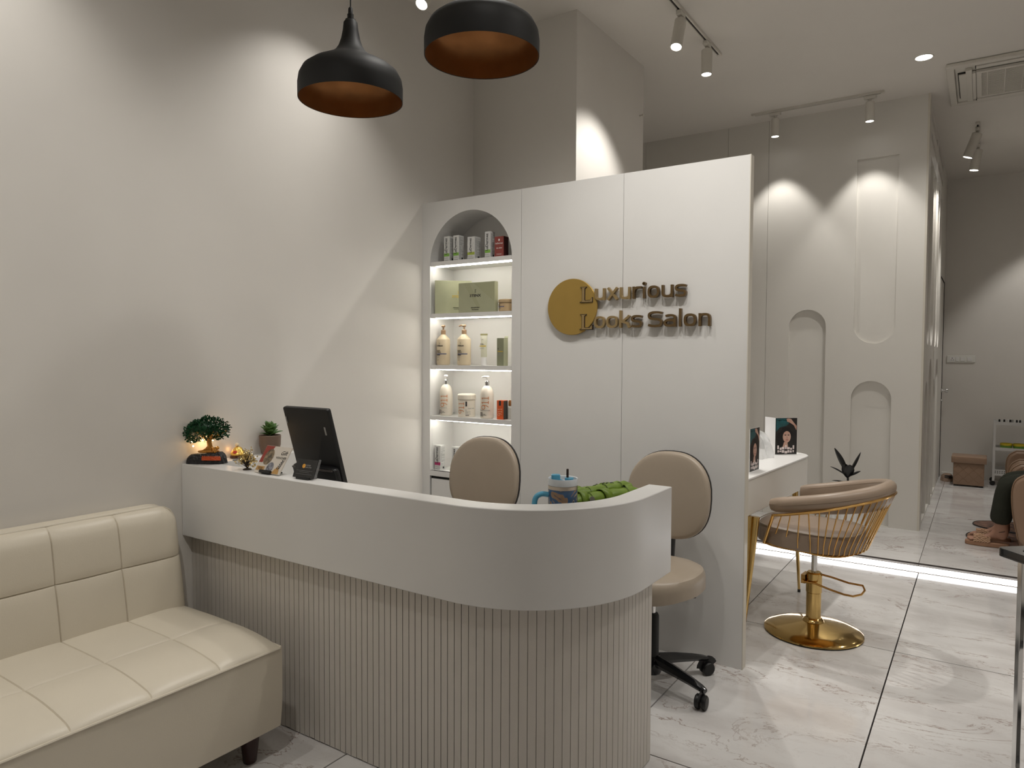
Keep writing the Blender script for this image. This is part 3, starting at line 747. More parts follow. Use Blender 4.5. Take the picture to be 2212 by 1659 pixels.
# ================================================================== SIGN
sign=thing('wall_sign','bronze letters reading Luxurious Looks Salon with round gold disc on the white partition','sign',(-1.5,YP,1.76))
ys_=YP
dk=MB().lathe([(0,0.0),(0.150,0.0),(0.152,0.001),(0.152,0.008),(0.150,0.010),(0,0.010)],(-1.864,YP-0.013,1.771),72,(0,-1,0),False)
obj('disc',dk,signgold,sign,True,label='round gold disc')
obj('standoff',MB().cyl((-1.864,YP-0.0135,1.771),(-1.864,YP-0.0005,1.771),0.02),signbrown,sign,True)
SW=0.0105
def ribbon(path,w,closed=False):
    P=[Vector((p[0],p[1])) for p in path]; n=len(P); L_=[];R_=[]
    for i in range(n):
        a=P[(i-1)%n] if (closed or i>0) else P[i]; b=P[i]; c=P[(i+1)%n] if (closed or i<n-1) else P[i]
        d1=(b-a).normalized() if (b-a).length>1e-9 else (c-b).normalized(); d2=(c-b).normalized() if (c-b).length>1e-9 else d1
        n1=Vector((-d1.y,d1.x)); n2=Vector((-d2.y,d2.x)); nn=(n1+n2).normalized(); k=min(1.6,1/max(0.4,nn.dot(n1)))
        L_.append(b+nn*(w/2*k)); R_.append(b-nn*(w/2*k))
    return L_,R_
def glyph(paths,closed_flags,w,y0,y1):
    """extruded strokes facing -Y between y=y0 (front) and y=y1 (back)"""
    mb=MB()
    for pth,cl in zip(paths,closed_flags):
        A,B=ribbon(pth,w,cl); n=len(A); v=[]
        y0-=0.0006
        for y in(y0,y1): v+=[(p.x,y,p.y) for p in A]+[(p.x,y,p.y) for p in B]
        f=[]; N=2*n
        rng=range(n if cl else n-1)
        for i in rng:
            j=(i+1)%n
            f+=[(i,j,n+j,n+i),(N+i,N+n+i,N+n+j,N+j),(i,N+i,N+j,j),(n+i,n+j,N+n+j,N+n+i)]
        if not cl: f+=[(0,n,N+n,N),(n-1,N+n-1,N+2*n-1,2*n-1)]
        mb.add(v,f,False)
    return mb
def se(cx,cy,a,b,e=2.9,n=36,t0=0,t1=360,):
    out=[]
    m=n if t1-t0>=360 else n+1
    for k in range(m):
        t=R(t0+(t1-t0)*k/n); c,s=math.cos(t),math.sin(t)
        out.append((cx+a*abs(c)**(2/e)*(1 if c>=0 else -1),cy+b*abs(s)**(2/e)*(1 if s>=0 else -1)))
    return out
def letter(ch,x0,x1,zb,zt,w=0.0118):
    h=w/2; X0,X1=x0+h,x1-h; W=X1-X0; T=zt-h; Bm=zb+h; asc=zb+(zt-zb)*1.42; cx=(X0+X1)/2; H_=T-Bm
    P=[];C=[]
    cat=lambda pts,cl=False:[(p.x,p.y) for p in catmull([(a,b,0) for a,b in pts],6,cl)]
    if ch=='u':
        P=[[(X0,zt)]+se(cx,Bm+H_*0.48,W/2,H_*0.48,3,18,180,360)[0:],[(X1,zt),(X1,zb)]]; C=[0,0]
    elif ch=='n':
        P=[[(X0,zb),(X0,zt)],se(cx,T-H_*0.5,W/2,H_*0.5,3,18,0,180)[::-1]+[(X1,zb)]]; C=[0,0]
    elif ch=='x': P=[[(X0,zt),(X1,zb)],[(X0,zb),(X1,zt)]]; C=[0,0]
    elif ch=='r': P=[[(X0,zb),(X0,zt)],[(X0,Bm+H_*0.55),(X0+W*0.15,T-H_*0.12),(X0+W*0.5,T),(x1,T)]]; C=[0,0]
    elif ch=='i': P=[[(cx,zb),(cx,zt-0.004)],se(cx,zt+0.0125,0.0028,0.0028,2,12)]; C=[0,1]
    elif ch=='o': P=[se(cx,(T+Bm)/2,W/2,H_/2,2.7,36)]; C=[1]
    elif ch in 'sS':
        t=T if ch=='s' else zb+(zt-zb)*1.26-h; q=t-Bm; m=Bm+q*0.5
        P=[cat([(X1+h*0.6,t-q*0.06),(cx+W*0.25,t),(cx-W*0.2,t),(X0+W*0.02,t-q*0.12),(X0+W*0.06,m+q*0.10),(cx-W*0.05,m+q*0.01),(cx+W*0.25,m-q*0.03),(X1-W*0.02,m-q*0.16),(X1-W*0.08,Bm+q*0.06),(cx+W*0.15,Bm),(cx-W*0.25,Bm),(X0-h*0.6,Bm+q*0.08)])]; C=[0]
    elif ch=='k': P=[[(X0,zb),(X0,asc)],[(X1,zt),(X1-W*0.10,zt-H_*0.15),(X0+W*0.25,Bm+H_*0.5),(X0,Bm+H_*0.48)],[(X0+W*0.30,Bm+H_*0.5),(X1-W*0.18,Bm+H_*0.32),(X1+h*0.2,zb)]]; C=[0,0,0]
    elif ch=='l': P=[[(cx,zb),(cx,asc)]]; C=[0]
    elif ch=='a': P=[[(X0+W*0.06,T-H_*0.06)]+se(cx,T-H_*0.3,W/2,H_*0.3,2.6,14,15,100)[::-1]+[(X1,zb)],se(cx,Bm+H_*0.27,W/2,H_*0.27,2.6,28)]; C=[0,1]
    return glyph(P,C,w,YP-0.028,YP-0.008)
l1_=[('u',-1.724,-1.665),('x',-1.654,-1.589),('u',-1.58,-1.521),('r',-1.509,-1.460),('i',-1.4555,-1.436),('o',-1.426,-1.364),('u',-1.352,-1.292),('s',-1.282,-1.223)]
l2_=[('o',-1.727,-1.664),('o',-1.655,-1.59),('k',-1.581,-1.52),('s',-1.515,-1.454),('S',-1.423,-1.345),('a',-1.338,-1.274),('l',-1.261,-1.246),('o',-1.235,-1.172),('n',-1.16,-1.101)]
for row,zb,zt in((l1_,1.800,1.862),(l2_,1.653,1.716)):
    for i,(ch,a,b) in enumerate(row):
        o=obj('letter',letter(ch,a,b,zb,zt),signbrown if i>2 else signlgt,sign,True)
        z0=zb+0.012; obj('standoff',MB().cyl(((a+b)/2+ (0 if ch in'xilSs' else (b-a)/2-0.006),YP-0.0145,(zb+zt)/2),((a+b)/2+(0 if ch in'xilSs' else (b-a)/2-0.006),YP-0.0005,(zb+zt)/2),0.003,n=6),signbrown,o) if False else None
def serifL(x0,x1,z0,z1,d=0):
    w=x1-x0;h=z1-z0
    P=[(0,0),(1,0),(1.0,0.30),(0.95,0.30),(0.80,0.13),(0.42,0.12),(0.38,0.16),(0.38,0.90),(0.52,0.97),(0.52,1.0),(0.04,1.0),(0.04,0.97),(0.16,0.92),(0.16,0.08),(0.0,0.03)]
    return [(x0+w*a,z0+h*b) for a,b in P]
for z0,z1 in((1.792,1.874),(1.647,1.728)):
    Lp=serifL(-1.812,-1.737,z0,z1)
    cxL=sum(p[0] for p in Lp)/len(Lp)
    A,B=ribbon(Lp,0.0030,True); outer=[(p.x,p.y) for p in B]
    o=obj('letter',stand(shape_mb(outer,[],0.012),0,YP-0.020,0),mat('sign_dark_edge',(0.03,0.018,0.012),0.5),sign,True,label='dark edged serif letter')
    obj('letter_face',stand(shape_mb([(p.x,p.y) for p in A],[],0.003),0,YP-0.0277,0),signlgt,o,True)
# fix sub part offset (letter origin equals sign origin)

# ================================================================== PRODUCTS IN THE NICHE
boxw=mat('carton_white',(0.66,0.66,0.64),0.45); boxg=mat('carton_green_band',(0.22,0.45,0.07),0.5); boxy=mat('carton_lime_band',(0.38,0.46,0.07),0.5)
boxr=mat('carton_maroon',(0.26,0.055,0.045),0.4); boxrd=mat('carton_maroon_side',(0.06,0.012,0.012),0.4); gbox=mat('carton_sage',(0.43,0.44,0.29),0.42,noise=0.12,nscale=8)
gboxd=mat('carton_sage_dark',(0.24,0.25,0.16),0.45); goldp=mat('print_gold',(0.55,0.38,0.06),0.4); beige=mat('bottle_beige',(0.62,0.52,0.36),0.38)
capb=mat('cap_tan',(0.34,0.22,0.13),0.35); creamb=mat('bottle_cream',(0.74,0.68,0.58),0.3); orng=mat('print_orange',(0.62,0.20,0.05),0.5); orbox=mat('carton_orange',(0.66,0.10,0.02),0.4)
pink=mat('carton_magenta_band',(0.45,0.03,0.14),0.5); lavender=mat('print_slate',(0.16,0.16,0.22),0.5)
g1='small skincare cartons on the top shelf'
def carton(x0,x1,z0,z1,yf,dep,label,base,items,cat='box',rotz=0,group=None,side=None):
    w_=x1-x0; t=thing('product_box',label,cat,((x0+x1)/2,yf+dep/2,z0),rotz,group)
    obj('carton',MB().box(-w_/2,w_/2,-dep/2,dep/2,0,z1-z0),base,t,bevel=0.0008)
    obj('top_flap',MB().box(-w_/2+0.001,w_/2-0.001,-dep/2+0.002,dep/2-0.001,z1-z0,z1-z0+0.0006),base,t)
    if items: multi('front_print',[(stand(q,0,-dep/2-0.0006,0),m) for q,m in items],t)
    if side: multi('side_print',[(stand(q,0,0,0).map(lambda p:Vector((w_/2+0.0006,p.x,p.z))),m) for q,m in side],t)
    return t
def lader(h,w_,band,s):
    zt=h
    tx=text_mb('LaDermez',h*0.17,0.0002,0.012); c=math.cos(R(90)); 
    tx.map(lambda p:Vector((-p.y+w_*-0.02+0.004,h*0.60+p.x*0.92,p.z)))
    wave=MB()
    A,B=ribbon([(w_*0.26+0.002*math.sin(k),h*(0.45+0.035*k)) for k in range(10)],0.0012)
    wave.add([(p.x,p.y,0) for p in A]+[(p.x,p.y,0) for p in B],[(i,i+10,i+11,i+1) for i in range(9)])
    return [(tx,printk),(wave,printg),(rect(-w_/2+0.0006,w_/2-0.0006,h*s,h*(s+0.12)),band),(bars(-w_*0.4,h*(s-0.05),w_*0.75,2,0.0014,0.005,0,3),printg),(rect(-w_*0.4,w_*0.35,0.005,0.008),printg)]
def sideprint(h,dep,seed): return [(bars(-dep*0.42,h*0.92,dep*0.8,int(h/0.0062),0.0022,0.0062,0,seed),printg),(rect(0.0,dep*0.3,0.008,0.02),printk)]
SY=YP+0.030
def place(a): pass
for (x0,x1,zt,lab,band,s,dep) in ((-2.795,-2.752,2.239,'white and green skincare carton, leftmost on the top niche shelf',boxg,0.20,0.045),
     (-2.722,-2.679,2.239,'white and green skincare carton, second from left on the top niche shelf',boxg,0.20,0.05),
     (-2.614,-2.559,2.221,'wider white carton with lime band in the middle of the top niche shelf',boxy,0.20,0.06),
     (-2.484,-2.443,2.240,'tall white and green skincare carton beside the maroon one',boxg,0.19,0.045)):
    z0=2.0855; h=zt-z0; w_=x1-x0
    carton(x0,x1,z0,zt,SY,dep,lab,boxw,lader(h,w_,band,s),group=g1,side=sideprint(h,dep,int(x0*-1000)))
t=carton(-2.413,-2.349,2.0855,2.204,SY,0.05,'maroon skincare carton at the right end of the top niche shelf',boxr,
  [(text_mb('LaDermez',0.0125,0.0002,0.01).map(lambda p:Vector((p.x,p.y+0.075,p.z))),printw),(flat(ell(0,0.098,0.005,0.007,12)),printw),
   (text_mb('Skin Shine',0.010,0.0002,0.0,1,'CENTER',0.4).map(lambda p:Vector((p.x,p.y+0.048,p.z))),printw),(bars(-0.018,0.018,0.036,2,0.001,0.004,0,5),printw)],group=g1)
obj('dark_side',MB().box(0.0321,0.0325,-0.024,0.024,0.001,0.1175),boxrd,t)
# 3TENX gift boxes
def tenx(cx,z,s,m):
    it=[]
    lg=MB()
    for k,(dx,dz) in enumerate(((-0.8,2.2),(0.2,2.2),(1.2,2.2),(-0.6,1.0),(0.35,0.9),(0.0,0.0),(-0.35,-0.9),(0.6,-1.0),(-1.2,-2.2),(-0.2,-2.2),(0.8,-2.2))):
        L_=0.9 if k!=5 else 1.9
        lg=join(lg,flat([(cx+(dx-0.35*L_)*s,z+0.040*s/0.004+(dz-0.5*L_)*s),(cx+(dx-0.35*L_+0.5)*s,z+0.040*s/0.004+(dz-0.5*L_)*s),(cx+(dx+0.35*L_+0.5)*s,z+0.040*s/0.004+(dz+0.5*L_)*s),(cx+(dx+0.35*L_)*s,z+0.040*s/0.004+(dz+0.5*L_)*s)]))
    it.append((lg,m)); it.append((text_mb('3TENX',s*5.6,0.0002,0.03,1.25).map(lambda p:Vector((p.x+cx,p.y+z+s*1.1,p.z))),m))
    it.append((bars(cx-s*3.6,z-s*1.2,s*7.2,1,s*0.35,s,0,4),printg))
    return it
z0=1.7655
fac=lambda P:(flat(P,0.0),gboxd)
facet=mat('carton_sage_facet',(0.38,0.385,0.24),0.42)
items=tenx(0.030,0.098,0.0036,goldp)+[(text_mb('UltimateRevitaline',0.0085,0.0002,0.01).map(lambda p:Vector((p.x+0.030,p.y+0.037,p.z))),printk),(text_mb('Facial Infusion',0.0085,0.0002,0.01,1.1).map(lambda p:Vector((p.x+0.030,p.y+0.027,p.z))),printk)]
carton(-2.890,-2.662,z0,1.972,YP+0.083,0.030,'large sage green gift carton with gold lettering, left on the second niche shelf',gbox,items,rotz=R(40),group='sage green gift cartons')
items=[(flat([(-0.095,0.172),(-0.05,0.172),(0.03,0.03),(0.005,0.03)]),facet),(flat([(-0.02,0.172),(0.131,0.172),(0.131,0.06)]),facet)]
items=[(q.map(lambda p:Vector((p.x,p.y,-0.0001))),m) for q,m in items]+tenx(-0.008,0.088,0.0038,printk)+[(text_mb('UltimateRevitaline',0.0088,0.0002,0.01).map(lambda p:Vector((p.x-0.008,p.y+0.025,p.z))),printk),(text_mb('Hair Booster',0.0088,0.0002,0.01,1.1).map(lambda p:Vector((p.x-0.008,p.y+0.013,p.z))),printk)]
carton(-2.666,-2.399,z0,1.943,YP+0.012,0.035,'large sage green gift carton with black lettering, in front of the gold lettered one',gbox,items,group='sage green gift cartons')
t=thing('cream_jar','low tan jar with a flat lid beside the sage green cartons','jar',(-2.345,YP+0.070,z0))
obj('body',MB().lathe([(0,0),(0.050,0),(0.054,0.004),(0.054,0.046),(0.049,0.049),(0,0.049)],n=36),mat('jar_tan',(0.55,0.40,0.23),0.35),t)
obj('lid',MB().lathe([(0.0545,0.050),(0.0555,0.052),(0.0555,0.068),(0.053,0.071),(0,0.071)],n=36),mat('jar_tan',(0.55,0.40,0.23),0.35),t)
multi('label_print',[(wrap(bars(-0.035,0.042,0.03,3,0.003,0.005,0,8),0.054,a0=-0.35),printk),(wrap(rect(-0.035,0.03,0.024,0.030),0.054,a0=-0.35),lavender),(wrap(bars(-0.035,0.02,0.04,2,0.0015,0.003,0,9),0.054,a0=-0.35),printg)],t)
def g911(length,wd,t=0.0026):
    """the digits 911 reading upwards, drawn with thin strokes; length along +Y, width along X (top of digits to the left)"""
    L_=length; mb=MB(); u=L_/3.0
    def add(P,cl=False):
        A,B=ribbon(P,t,cl); n=len(A); o=[(p.x,p.y,0) for p in A]+[(p.x,p.y,0) for p in B]
        mb.add(o,[(i,(i+1)%n,n+(i+1)%n,n+i) for i in range(n if cl else n-1)])
    # local digit frame: a = reading direction (0..u), b = height (0..wd); maps to x=wd/2-b, y=a
    def D(a0,pts): return [(wd/2-b,-L_/2+a0+a) for a,b in pts]
    r=u*0.42
    add(D(0,[(u*0.46+r*math.cos(R(k*15)),wd-r*1.05+r*1.05*math.sin(R(k*15))) for k in range(24)]),True)
    add(D(0,[(u*0.46+r,wd-r*1.05),(u*0.46+r*0.98,wd*0.45),(u*0.46+r*0.7,wd*0.22),(u*0.46+r*0.1,0.001)]))
    for a0 in(u*1.12,u*2.06):
        add(D(a0,[(u*0.42,0),(u*0.42,wd)])); add(D(a0,[(u*0.42,wd-t/2),(u*0.12,wd*0.86)])); add(D(a0,[(u*0.10,t/2),(u*0.74,t/2)]))
    return mb
# pump bottles (row three)
def pump_bottle(x,y,z,label,body,cap,prof,h_sh,neck,items,group,headrot,capm2=None,colh=(0,0)):
    t=thing('pump_bottle',label,'bottle',(x,y,z),0,group)
    obj('body',MB().lathe(prof,n=40),body,t)
    zt=prof[-1][1]
    cm=capm2 or cap
    obj('collar',MB().lathe([(0,zt-0.001),(neck,zt-0.001),(neck,zt+0.024),(neck*0.86,zt+0.027),(0,zt+0.027)],n=28),cm,t)
    p=MB().cyl((0,0,zt+0.027),(0,0,zt+0.045),0.005,n=12)
    p.lathe([(0,zt+0.044),(0.010,zt+0.044),(0.013,zt+0.052),(0.010,zt+0.058),(0,zt+0.059)],n=18)
    d=Vector((math.cos(headrot),math.sin(headrot),0))
    p.tube([tuple(d*0.004+Vector((0,0,zt+0.053))),tuple(d*0.022+Vector((0,0,zt+0.053))),tuple(d*0.034+Vector((0,0,zt+0.048)))],[0.0062,0.0048,0.0038],10)
    obj('pump',p,cap,t)
    multi('label_print',items,t)
    return t
pb=[(r*0.775,z) for r,z in [(0,0),(0.049,0),(0.0535,0.005),(0.055,0.011),(0.055,0.158),(0.052,0.163),(0.020,0.189),(0.018,0.192)]]
def tenx_items(m=printk):
    r=0.0427; it=[]
    for q,mm in tenx(0.0,0.113,0.0021,m): it.append((wrap(q,r,a0=0.50-0.42),mm))
    it.append((wrap(text_mb('Keratin',0.0095,0.0002,0.03,1,'LEFT').map(lambda p:Vector((p.x-0.024,p.y+0.087,p.z))),r,a0=0.08),printk))
    it.append((wrap(text_mb('Collagen',0.0095,0.0002,0.03,1,'LEFT').map(lambda p:Vector((p.x-0.024,p.y+0.078,p.z))),r,a0=0.08),printk))
    it.append((wrap(rect(-0.024,0.045,0.066,0.073),r,a0=0.08),lavender)); it.append((wrap(rect(-0.024,0.004,0.060,0.0655),r,a0=0.08),printk))
    it.append((wrap(bars(-0.024,0.055,0.024,5,0.0014,0.003,0,3),r,a0=0.08),printg)); it.append((wrap(bars(-0.024,0.033,0.024,1,0.0018,0.003,0,3),r,a0=0.08),printk))
    return it
zz=1.4465
pump_bottle(-2.832,YP+0.070,zz,'beige pump bottle with dark print, leftmost on the third niche shelf',beige,capb,pb,0,0.0150,tenx_items(),'beige pump bottles',R(-50))
pump_bottle(-2.668,YP+0.070,zz,'beige pump bottle with dark print, right one of the pair on the third niche shelf',beige,capb,pb,0,0.0150,tenx_items(),'beige pump bottles',R(195))
t=thing('squeeze_tube','sage and white squeeze tube standing on its white cap','tube',(-2.517,YP+0.070,zz))
obj('cap',MB().lathe([(0,0),(0.0165,0),(0.017,0.003),(0.0175,0.050),(0,0.050)],n=28),white,t)
tb=MB(); 
def tubef(u,v):
    z=0.0505+0.132*v; a=0.0185+(0.0255-0.0185)*v; b=0.0185*(1-v)**0.75+0.0012; th=2*PI*u; return (a*math.cos(th),b*math.sin(th),z)
tb.grid(tubef,32,10); tb.add([tubef(k/32,0) for k in range(32)],[tuple(range(32))[::-1]])
obj('body',tb,mat('tube_sage',(0.60,0.59,0.42),0.35,col2=(0.70,0.69,0.62),nscale=3),t)
obj('crimp',MB().box(-0.0262,0.0262,-0.0014,0.0014,0.1815,0.192),mat('tube_olive',(0.40,0.38,0.20),0.4),t)
def tf(q): return stand(q).map(lambda p:Vector((p.x,p.y-(0.0195*(1-(p.z-0.05)/0.132)**0.75+0.002) if p.z>0.05 else p.y,p.z)))
multi('label_print',[(tf(bars(-0.012,0.158,0.024,1,0.003,0.004,0,2)),printg),(tf(bars(-0.02,0.132,0.03,2,0.0025,0.005,0,3)),printk),(tf(rect(-0.022,0.024,0.114,0.120)),goldp),(tf(bars(-0.02,0.108,0.03,3,0.0013,0.004,0,5)),printg)],t)
t=carton(-2.394,-2.346,zz,1.609,YP+0.03,0.045,'slim sage green carton with an open top flap on the third niche shelf',gboxd,[(bars(-0.018,0.105,0.03,2,0.003,0.005,0,4),printk),(rect(-0.018,0.02,0.082,0.087),goldp),(bars(-0.018,0.075,0.028,4,0.0012,0.004,0,6),printg)])
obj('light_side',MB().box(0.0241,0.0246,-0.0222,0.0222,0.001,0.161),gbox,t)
obj('open_flap',MB().box(-0.002,0.024,-0.001,0.0,0,0.035).map(lambda p:Vector((p.x,0.0225+p.y+p.z*0.15,0.1622+p.z*0.35))),gbox,t)
# 911 row
zz=1.1295
p9=[(0,0),(0.046,0),(0.051,0.004),(0.0525,0.012),(0.0525,0.135),(0.050,0.155),(0.043,0.175),(0.032,0.190),(0.020,0.198),(0.0165,0.200)]
p9=[(r*0.78,z*0.985) for r,z in p9]
def it911(r,z,sc_,word):
    it=[(wrap(g911(0.082,0.046,0.0034),r,0.0,z+0.004,0,0.30),orng)]
    it.append((wrap(text_mb(word,0.0085,0.0002,0.0,1.3).map(lambda p:Vector((p.x+0.002,p.y+0.046,p.z))),r,a0=0.10),printg))
    it.append((wrap(rect(-0.026,-0.018,0.012,0.038),r,a0=0.10),printk)); it.append((wrap(bars(-0.015,0.038,0.032,5,0.0026,0.0055,0,7),r,a0=0.10),printk)); return it
silver=mat('silver_collar',(0.65,0.65,0.66),0.2,metal=1)
pump_bottle(-2.816,YP+0.078,zz,'cream pump bottle printed 911 with silver collar, left on the fourth niche shelf',creamb,white,p9,0,0.0140,it911(0.0412,0.092,0.05,'SHAMPOO'),'cream 911 pump bottles',R(-35),silver)
pump_bottle(-2.487,YP+0.062,zz,'cream pump bottle printed 911 with silver collar, right of the wide jar',creamb,white,p9,0,0.0140,it911(0.0412,0.092,0.05,'CONDITIONER'),'cream 911 pump bottles',R(190),silver)
t=thing('cream_jar','wide cream jar printed 911 with a domed lid, between the two 911 bottles','jar',(-2.653,YP+0.078,zz))
obj('body',MB().lathe([(r*0.82,z) for r,z in [(0,0),(0.062,0),(0.065,0.003),(0.065,0.104),(0.060,0.108),(0,0.108)]],n=44),creamb,t)
obj('lid',MB().lathe([(r*0.82,z) for r,z in [(0.0655,0.106),(0.069,0.107),(0.0695,0.110),(0.069,0.134),(0.062,0.1405),(0.045,0.143),(0,0.144)]],n=44),creamb,t)
r=0.0533
multi('label_print',[(wrap(g911(0.074,0.042,0.0034),r,0.0,0.058,0,-0.05),orng),(wrap(rect(0.012,0.022,0.066,0.096),r,a0=0.28),printk),
  (wrap(text_mb('HAIR MASK',0.009,0.0002,0,1.0,'LEFT').map(lambda p:Vector((p.x+0.0,p.y+0.050,p.z))),r,a0=0.78),printg),(wrap(bars(-0.010,0.045,0.034,5,0.0022,0.006,0,4),r,a0=0.70),printg),(wrap(rect(-0.010,0.012,0.010,0.014),r,a0=0.70),printk)],t)
t=carton(-2.393,-2.345,zz,1.241,YP+0.03,0.045,'small orange carton printed 911 at the right end of the fourth niche shelf',orbox,
  [(g911(0.048,0.030,0.002).map(lambda p:Vector((p.x-0.001,p.y+0.045,0.0002))),mat('print_peach',(0.8,0.5,0.3),0.5)),(rect(-0.008,0.006,0.082,0.111),printk)])
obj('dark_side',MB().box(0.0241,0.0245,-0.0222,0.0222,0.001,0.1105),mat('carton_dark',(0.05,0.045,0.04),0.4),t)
t=thing('serum_bottle','tiny glass bottle with a copper cap behind the orange carton','bottle',(-2.335,YP+0.085,zz))
obj('body',MB().lathe([(0,0),(0.014,0),(0.015,0.002),(0.015,0.07),(0.010,0.076),(0.009,0.079)],n=20),mat('pale_glass',(0.75,0.73,0.68),0.1,alpha=0.65),t)
obj('cap',MB().lathe([(0.010,0.079),(0.011,0.08),(0.011,0.105),(0.007,0.112),(0,0.113)],n=20),copper,t)
# lowest niche shelf
zz=0.7855
carton(-2.869,-2.822,zz,0.940,SY,0.045,'white carton with magenta band on the lowest niche shelf, left of the swivel chair',boxw,lader(0.155,0.047,pink,0.20),group=None,side=sideprint(0.155,0.045,77))
carton(-2.338,-2.292,zz,0.905,YP+0.045,0.045,'pale grey carton on the lowest niche shelf at the right end',boxw,[(bars(-0.018,0.10,0.034,6,0.003,0.012,0,21),printg)])
t=thing('pump_bottle','pale flip cap bottle at the right end of the lowest niche shelf','bottle',(-2.375,YP+0.09,zz))
obj('body',MB().lathe([(0,0),(0.026,0),(0.028,0.003),(0.028,0.10),(0.02,0.11),(0.012,0.113),(0,0.113)],n=28),white,t)
obj('cap',MB().lathe([(0.012,0.113),(0.017,0.114),(0.017,0.14),(0.015,0.143),(0,0.143)],n=20),white,t)
for x,lab in((-2.755,'white carton on the lowest niche shelf half hidden by the swivel chair back'),):
    carton(x,x+0.045,zz,0.935,YP+0.06,0.045,lab,boxw,lader(0.15,0.045,pink,0.20))

# ================================================================== SALON CHAIR (gold wire tub chair)
ch=thing('salon_chair','beige hydraulic salon chair with gold wire basket back and round gold base','salon chair',(-0.742,4.105,0),-0.10)
def shoe(z0,z1,off=0.0,n=44,ends=-0.155,a=0.265,bk=0.355):
    """horseshoe path open towards -X"""
    P=[]
    pts=se(0.06,0,bk-0.06-off,a-off,2.25,n,-90,90)
    pts=[(ends+(0.06-ends)*k/8,-(a-off)+ (0.012*(1-k/8))) for k in range(8)]+pts+[(0.06-(0.06-ends)*k/8,(a-off)-0.012*(k/8)) for k in range(1,9)]
    for x,y in pts:
        t=(x-ends)/(bk-ends); P.append((x,y,z0+(z1-z0)*(t**1.15)))
    return P
ring=shoe(0.728,0.838,0.005)
mb=MB(); n=16; v=[];f=[]; M_=len(ring)
for i,p in enumerate(ring):
    a=Vector(ring[max(i-1,0)]); b=Vector(ring[min(i+1,M_-1)]); t=(b-a).normalized(); nr=t.cross(Vector((0,0,1))).normalized() # outward
    t01=(p[0]+0.155)/0.51
    lo=0.052+0.055*max(0,t01)**1.5
    e=min(i,M_-1-i); es=1.0 if e>2 else (0.72,0.92,0.98)[e]
    for k in range(n):
        an=2*PI*k/n; c,s=math.cos(an),math.sin(an)
        w_=0.036 if c>0 else 0.030; hh=0.034 if s>0 else lo
        q=Vector(p)+nr*(w_*c*es-(0.012 if s<0 else 0)*(-s))+Vector((0,0,1))*(hh*s*es)
        v.append(tuple(q))
for i in range(M_-1):
    for k in range(n): f.append((i*n+k,i*n+(k+1)%n,(i+1)*n+(k+1)%n,(i+1)*n+k))
f+=[tuple(range(n))[::-1],tuple(range((M_-1)*n,M_*n))]
mb.add(v,f,True); arm=obj('armrest',mb,mat('fawn_leather',(0.335,0.255,0.19),0.38,noise=0.06,nscale=5,bump=0.03,bscale=150),ch)
st=MB()
for zz_,oo in ((0.012,0.040),(-0.012,0.0405)):
    P=[]
    for i,p in enumerate(ring[2:-2]):
        j=i+2; a=Vector(ring[j-1]);b=Vector(ring[j+1]); t=(b-a).normalized(); nr=t.cross(Vector((0,0,1))).normalized()
        P.append(tuple(Vector(p)+nr*(-0.0285)+Vector((0,0,0.012)))) if zz_>0 else P.append(tuple(Vector(p)+nr*(0.0345)+Vector((0,0,-0.008))))
    st.tube(P,0.0011,4)
obj('stitching',st,mat('stitch_brown',(0.25,0.18,0.12),0.6),arm)
so=[(x,y) for x,y in se(-0.02,0,0.262,0.235,3.0,48)]
p=pad(so,(-0.02,0),0.10,None)
def sf2(q):
    z=q.z; return Vector((q.x-0.0,q.y,0.547+z+0.012*max(0,-q.x-0.05)/0.2))
mb=p.map(sf2); seat2=obj('seat',mb,seatl,ch)
obj('piping',MB().tube([(x*0.985,y*0.985,0.5895+0.012*max(0,-x-0.05)/0.2) for x,y in so],0.003,6,closed=True),tan,seat2)
obj('seat_plate',MB().prism([(x*0.9,y*0.9) for x,y in so],0.484,0.4965),goldwire,ch)
rail=shoe(0.672,0.800,-0.030,ends=-0.135,a=0.255,bk=0.352)
obj('top_rail',MB().tube(rail,0.0075,8),goldwire,ch)
low=shoe(0.503,0.482,0.0,ends=-0.200,a=0.228,bk=0.215)
obj('bottom_rail',MB().tube(low,0.006,8),goldwire,ch)
M_=len(rail)
for i in (0,M_-1):
    a=Vector(rail[i]);b=Vector(low[i]); obj('post',MB().tube([tuple(a),tuple(a*0.3+b*0.7),tuple(b)],0.0085,8),goldwire,ch)
NR=32
for k in range(1,NR):
    i=k*(M_-1)/NR; i0=int(i); t=i-i0
    a=Vector(rail[i0]).lerp(Vector(rail[min(i0+1,M_-1)]),t); b=Vector(low[i0]).lerp(Vector(low[min(i0+1,M_-1)]),t)
    out=Vector((b.x,b.y,0)).normalized(); t01=max(0,(a.x+0.1)/0.45)
    m1=b+out*(0.055*t01)+Vector((0,0,0.055)); m2=b+out*(0.042*t01)+Vector((0,0,0.018)); 
    q=m1.lerp(a,0.5)
    obj('wire_rod',MB().tube([tuple(a),tuple(q),tuple(m1),tuple(m2),tuple(b)],0.0034,6),goldwire,ch)
obj('gas_piston',MB().cyl((0,0,0.32),(0,0,0.484),0.0155,n=20),chrome,ch)
obj('collar',MB().lathe([(0,0.335),(0.034,0.335),(0.041,0.328),(0.041,0.225),(0.0385,0.222)],n=32),gold,ch)
obj('column',MB().lathe([(0.0385,0.222),(0.0385,0.085),(0.044,0.082),(0.052,0.074),(0.056,0.066),(0.054,0.060)],n=32),gold,ch)
obj('base_disc',MB().lathe([(0.05,0.066),(0.12,0.052),(0.19,0.036),(0.24,0.022),(0.252,0.014),(0.254,0.008),(0.250,0.005)],n=72),gold,ch)
obj('rubber_edge',MB().lathe([(0.249,0.006),(0.249,0.0008),(0,0.0008)],n=48),blackp,ch)
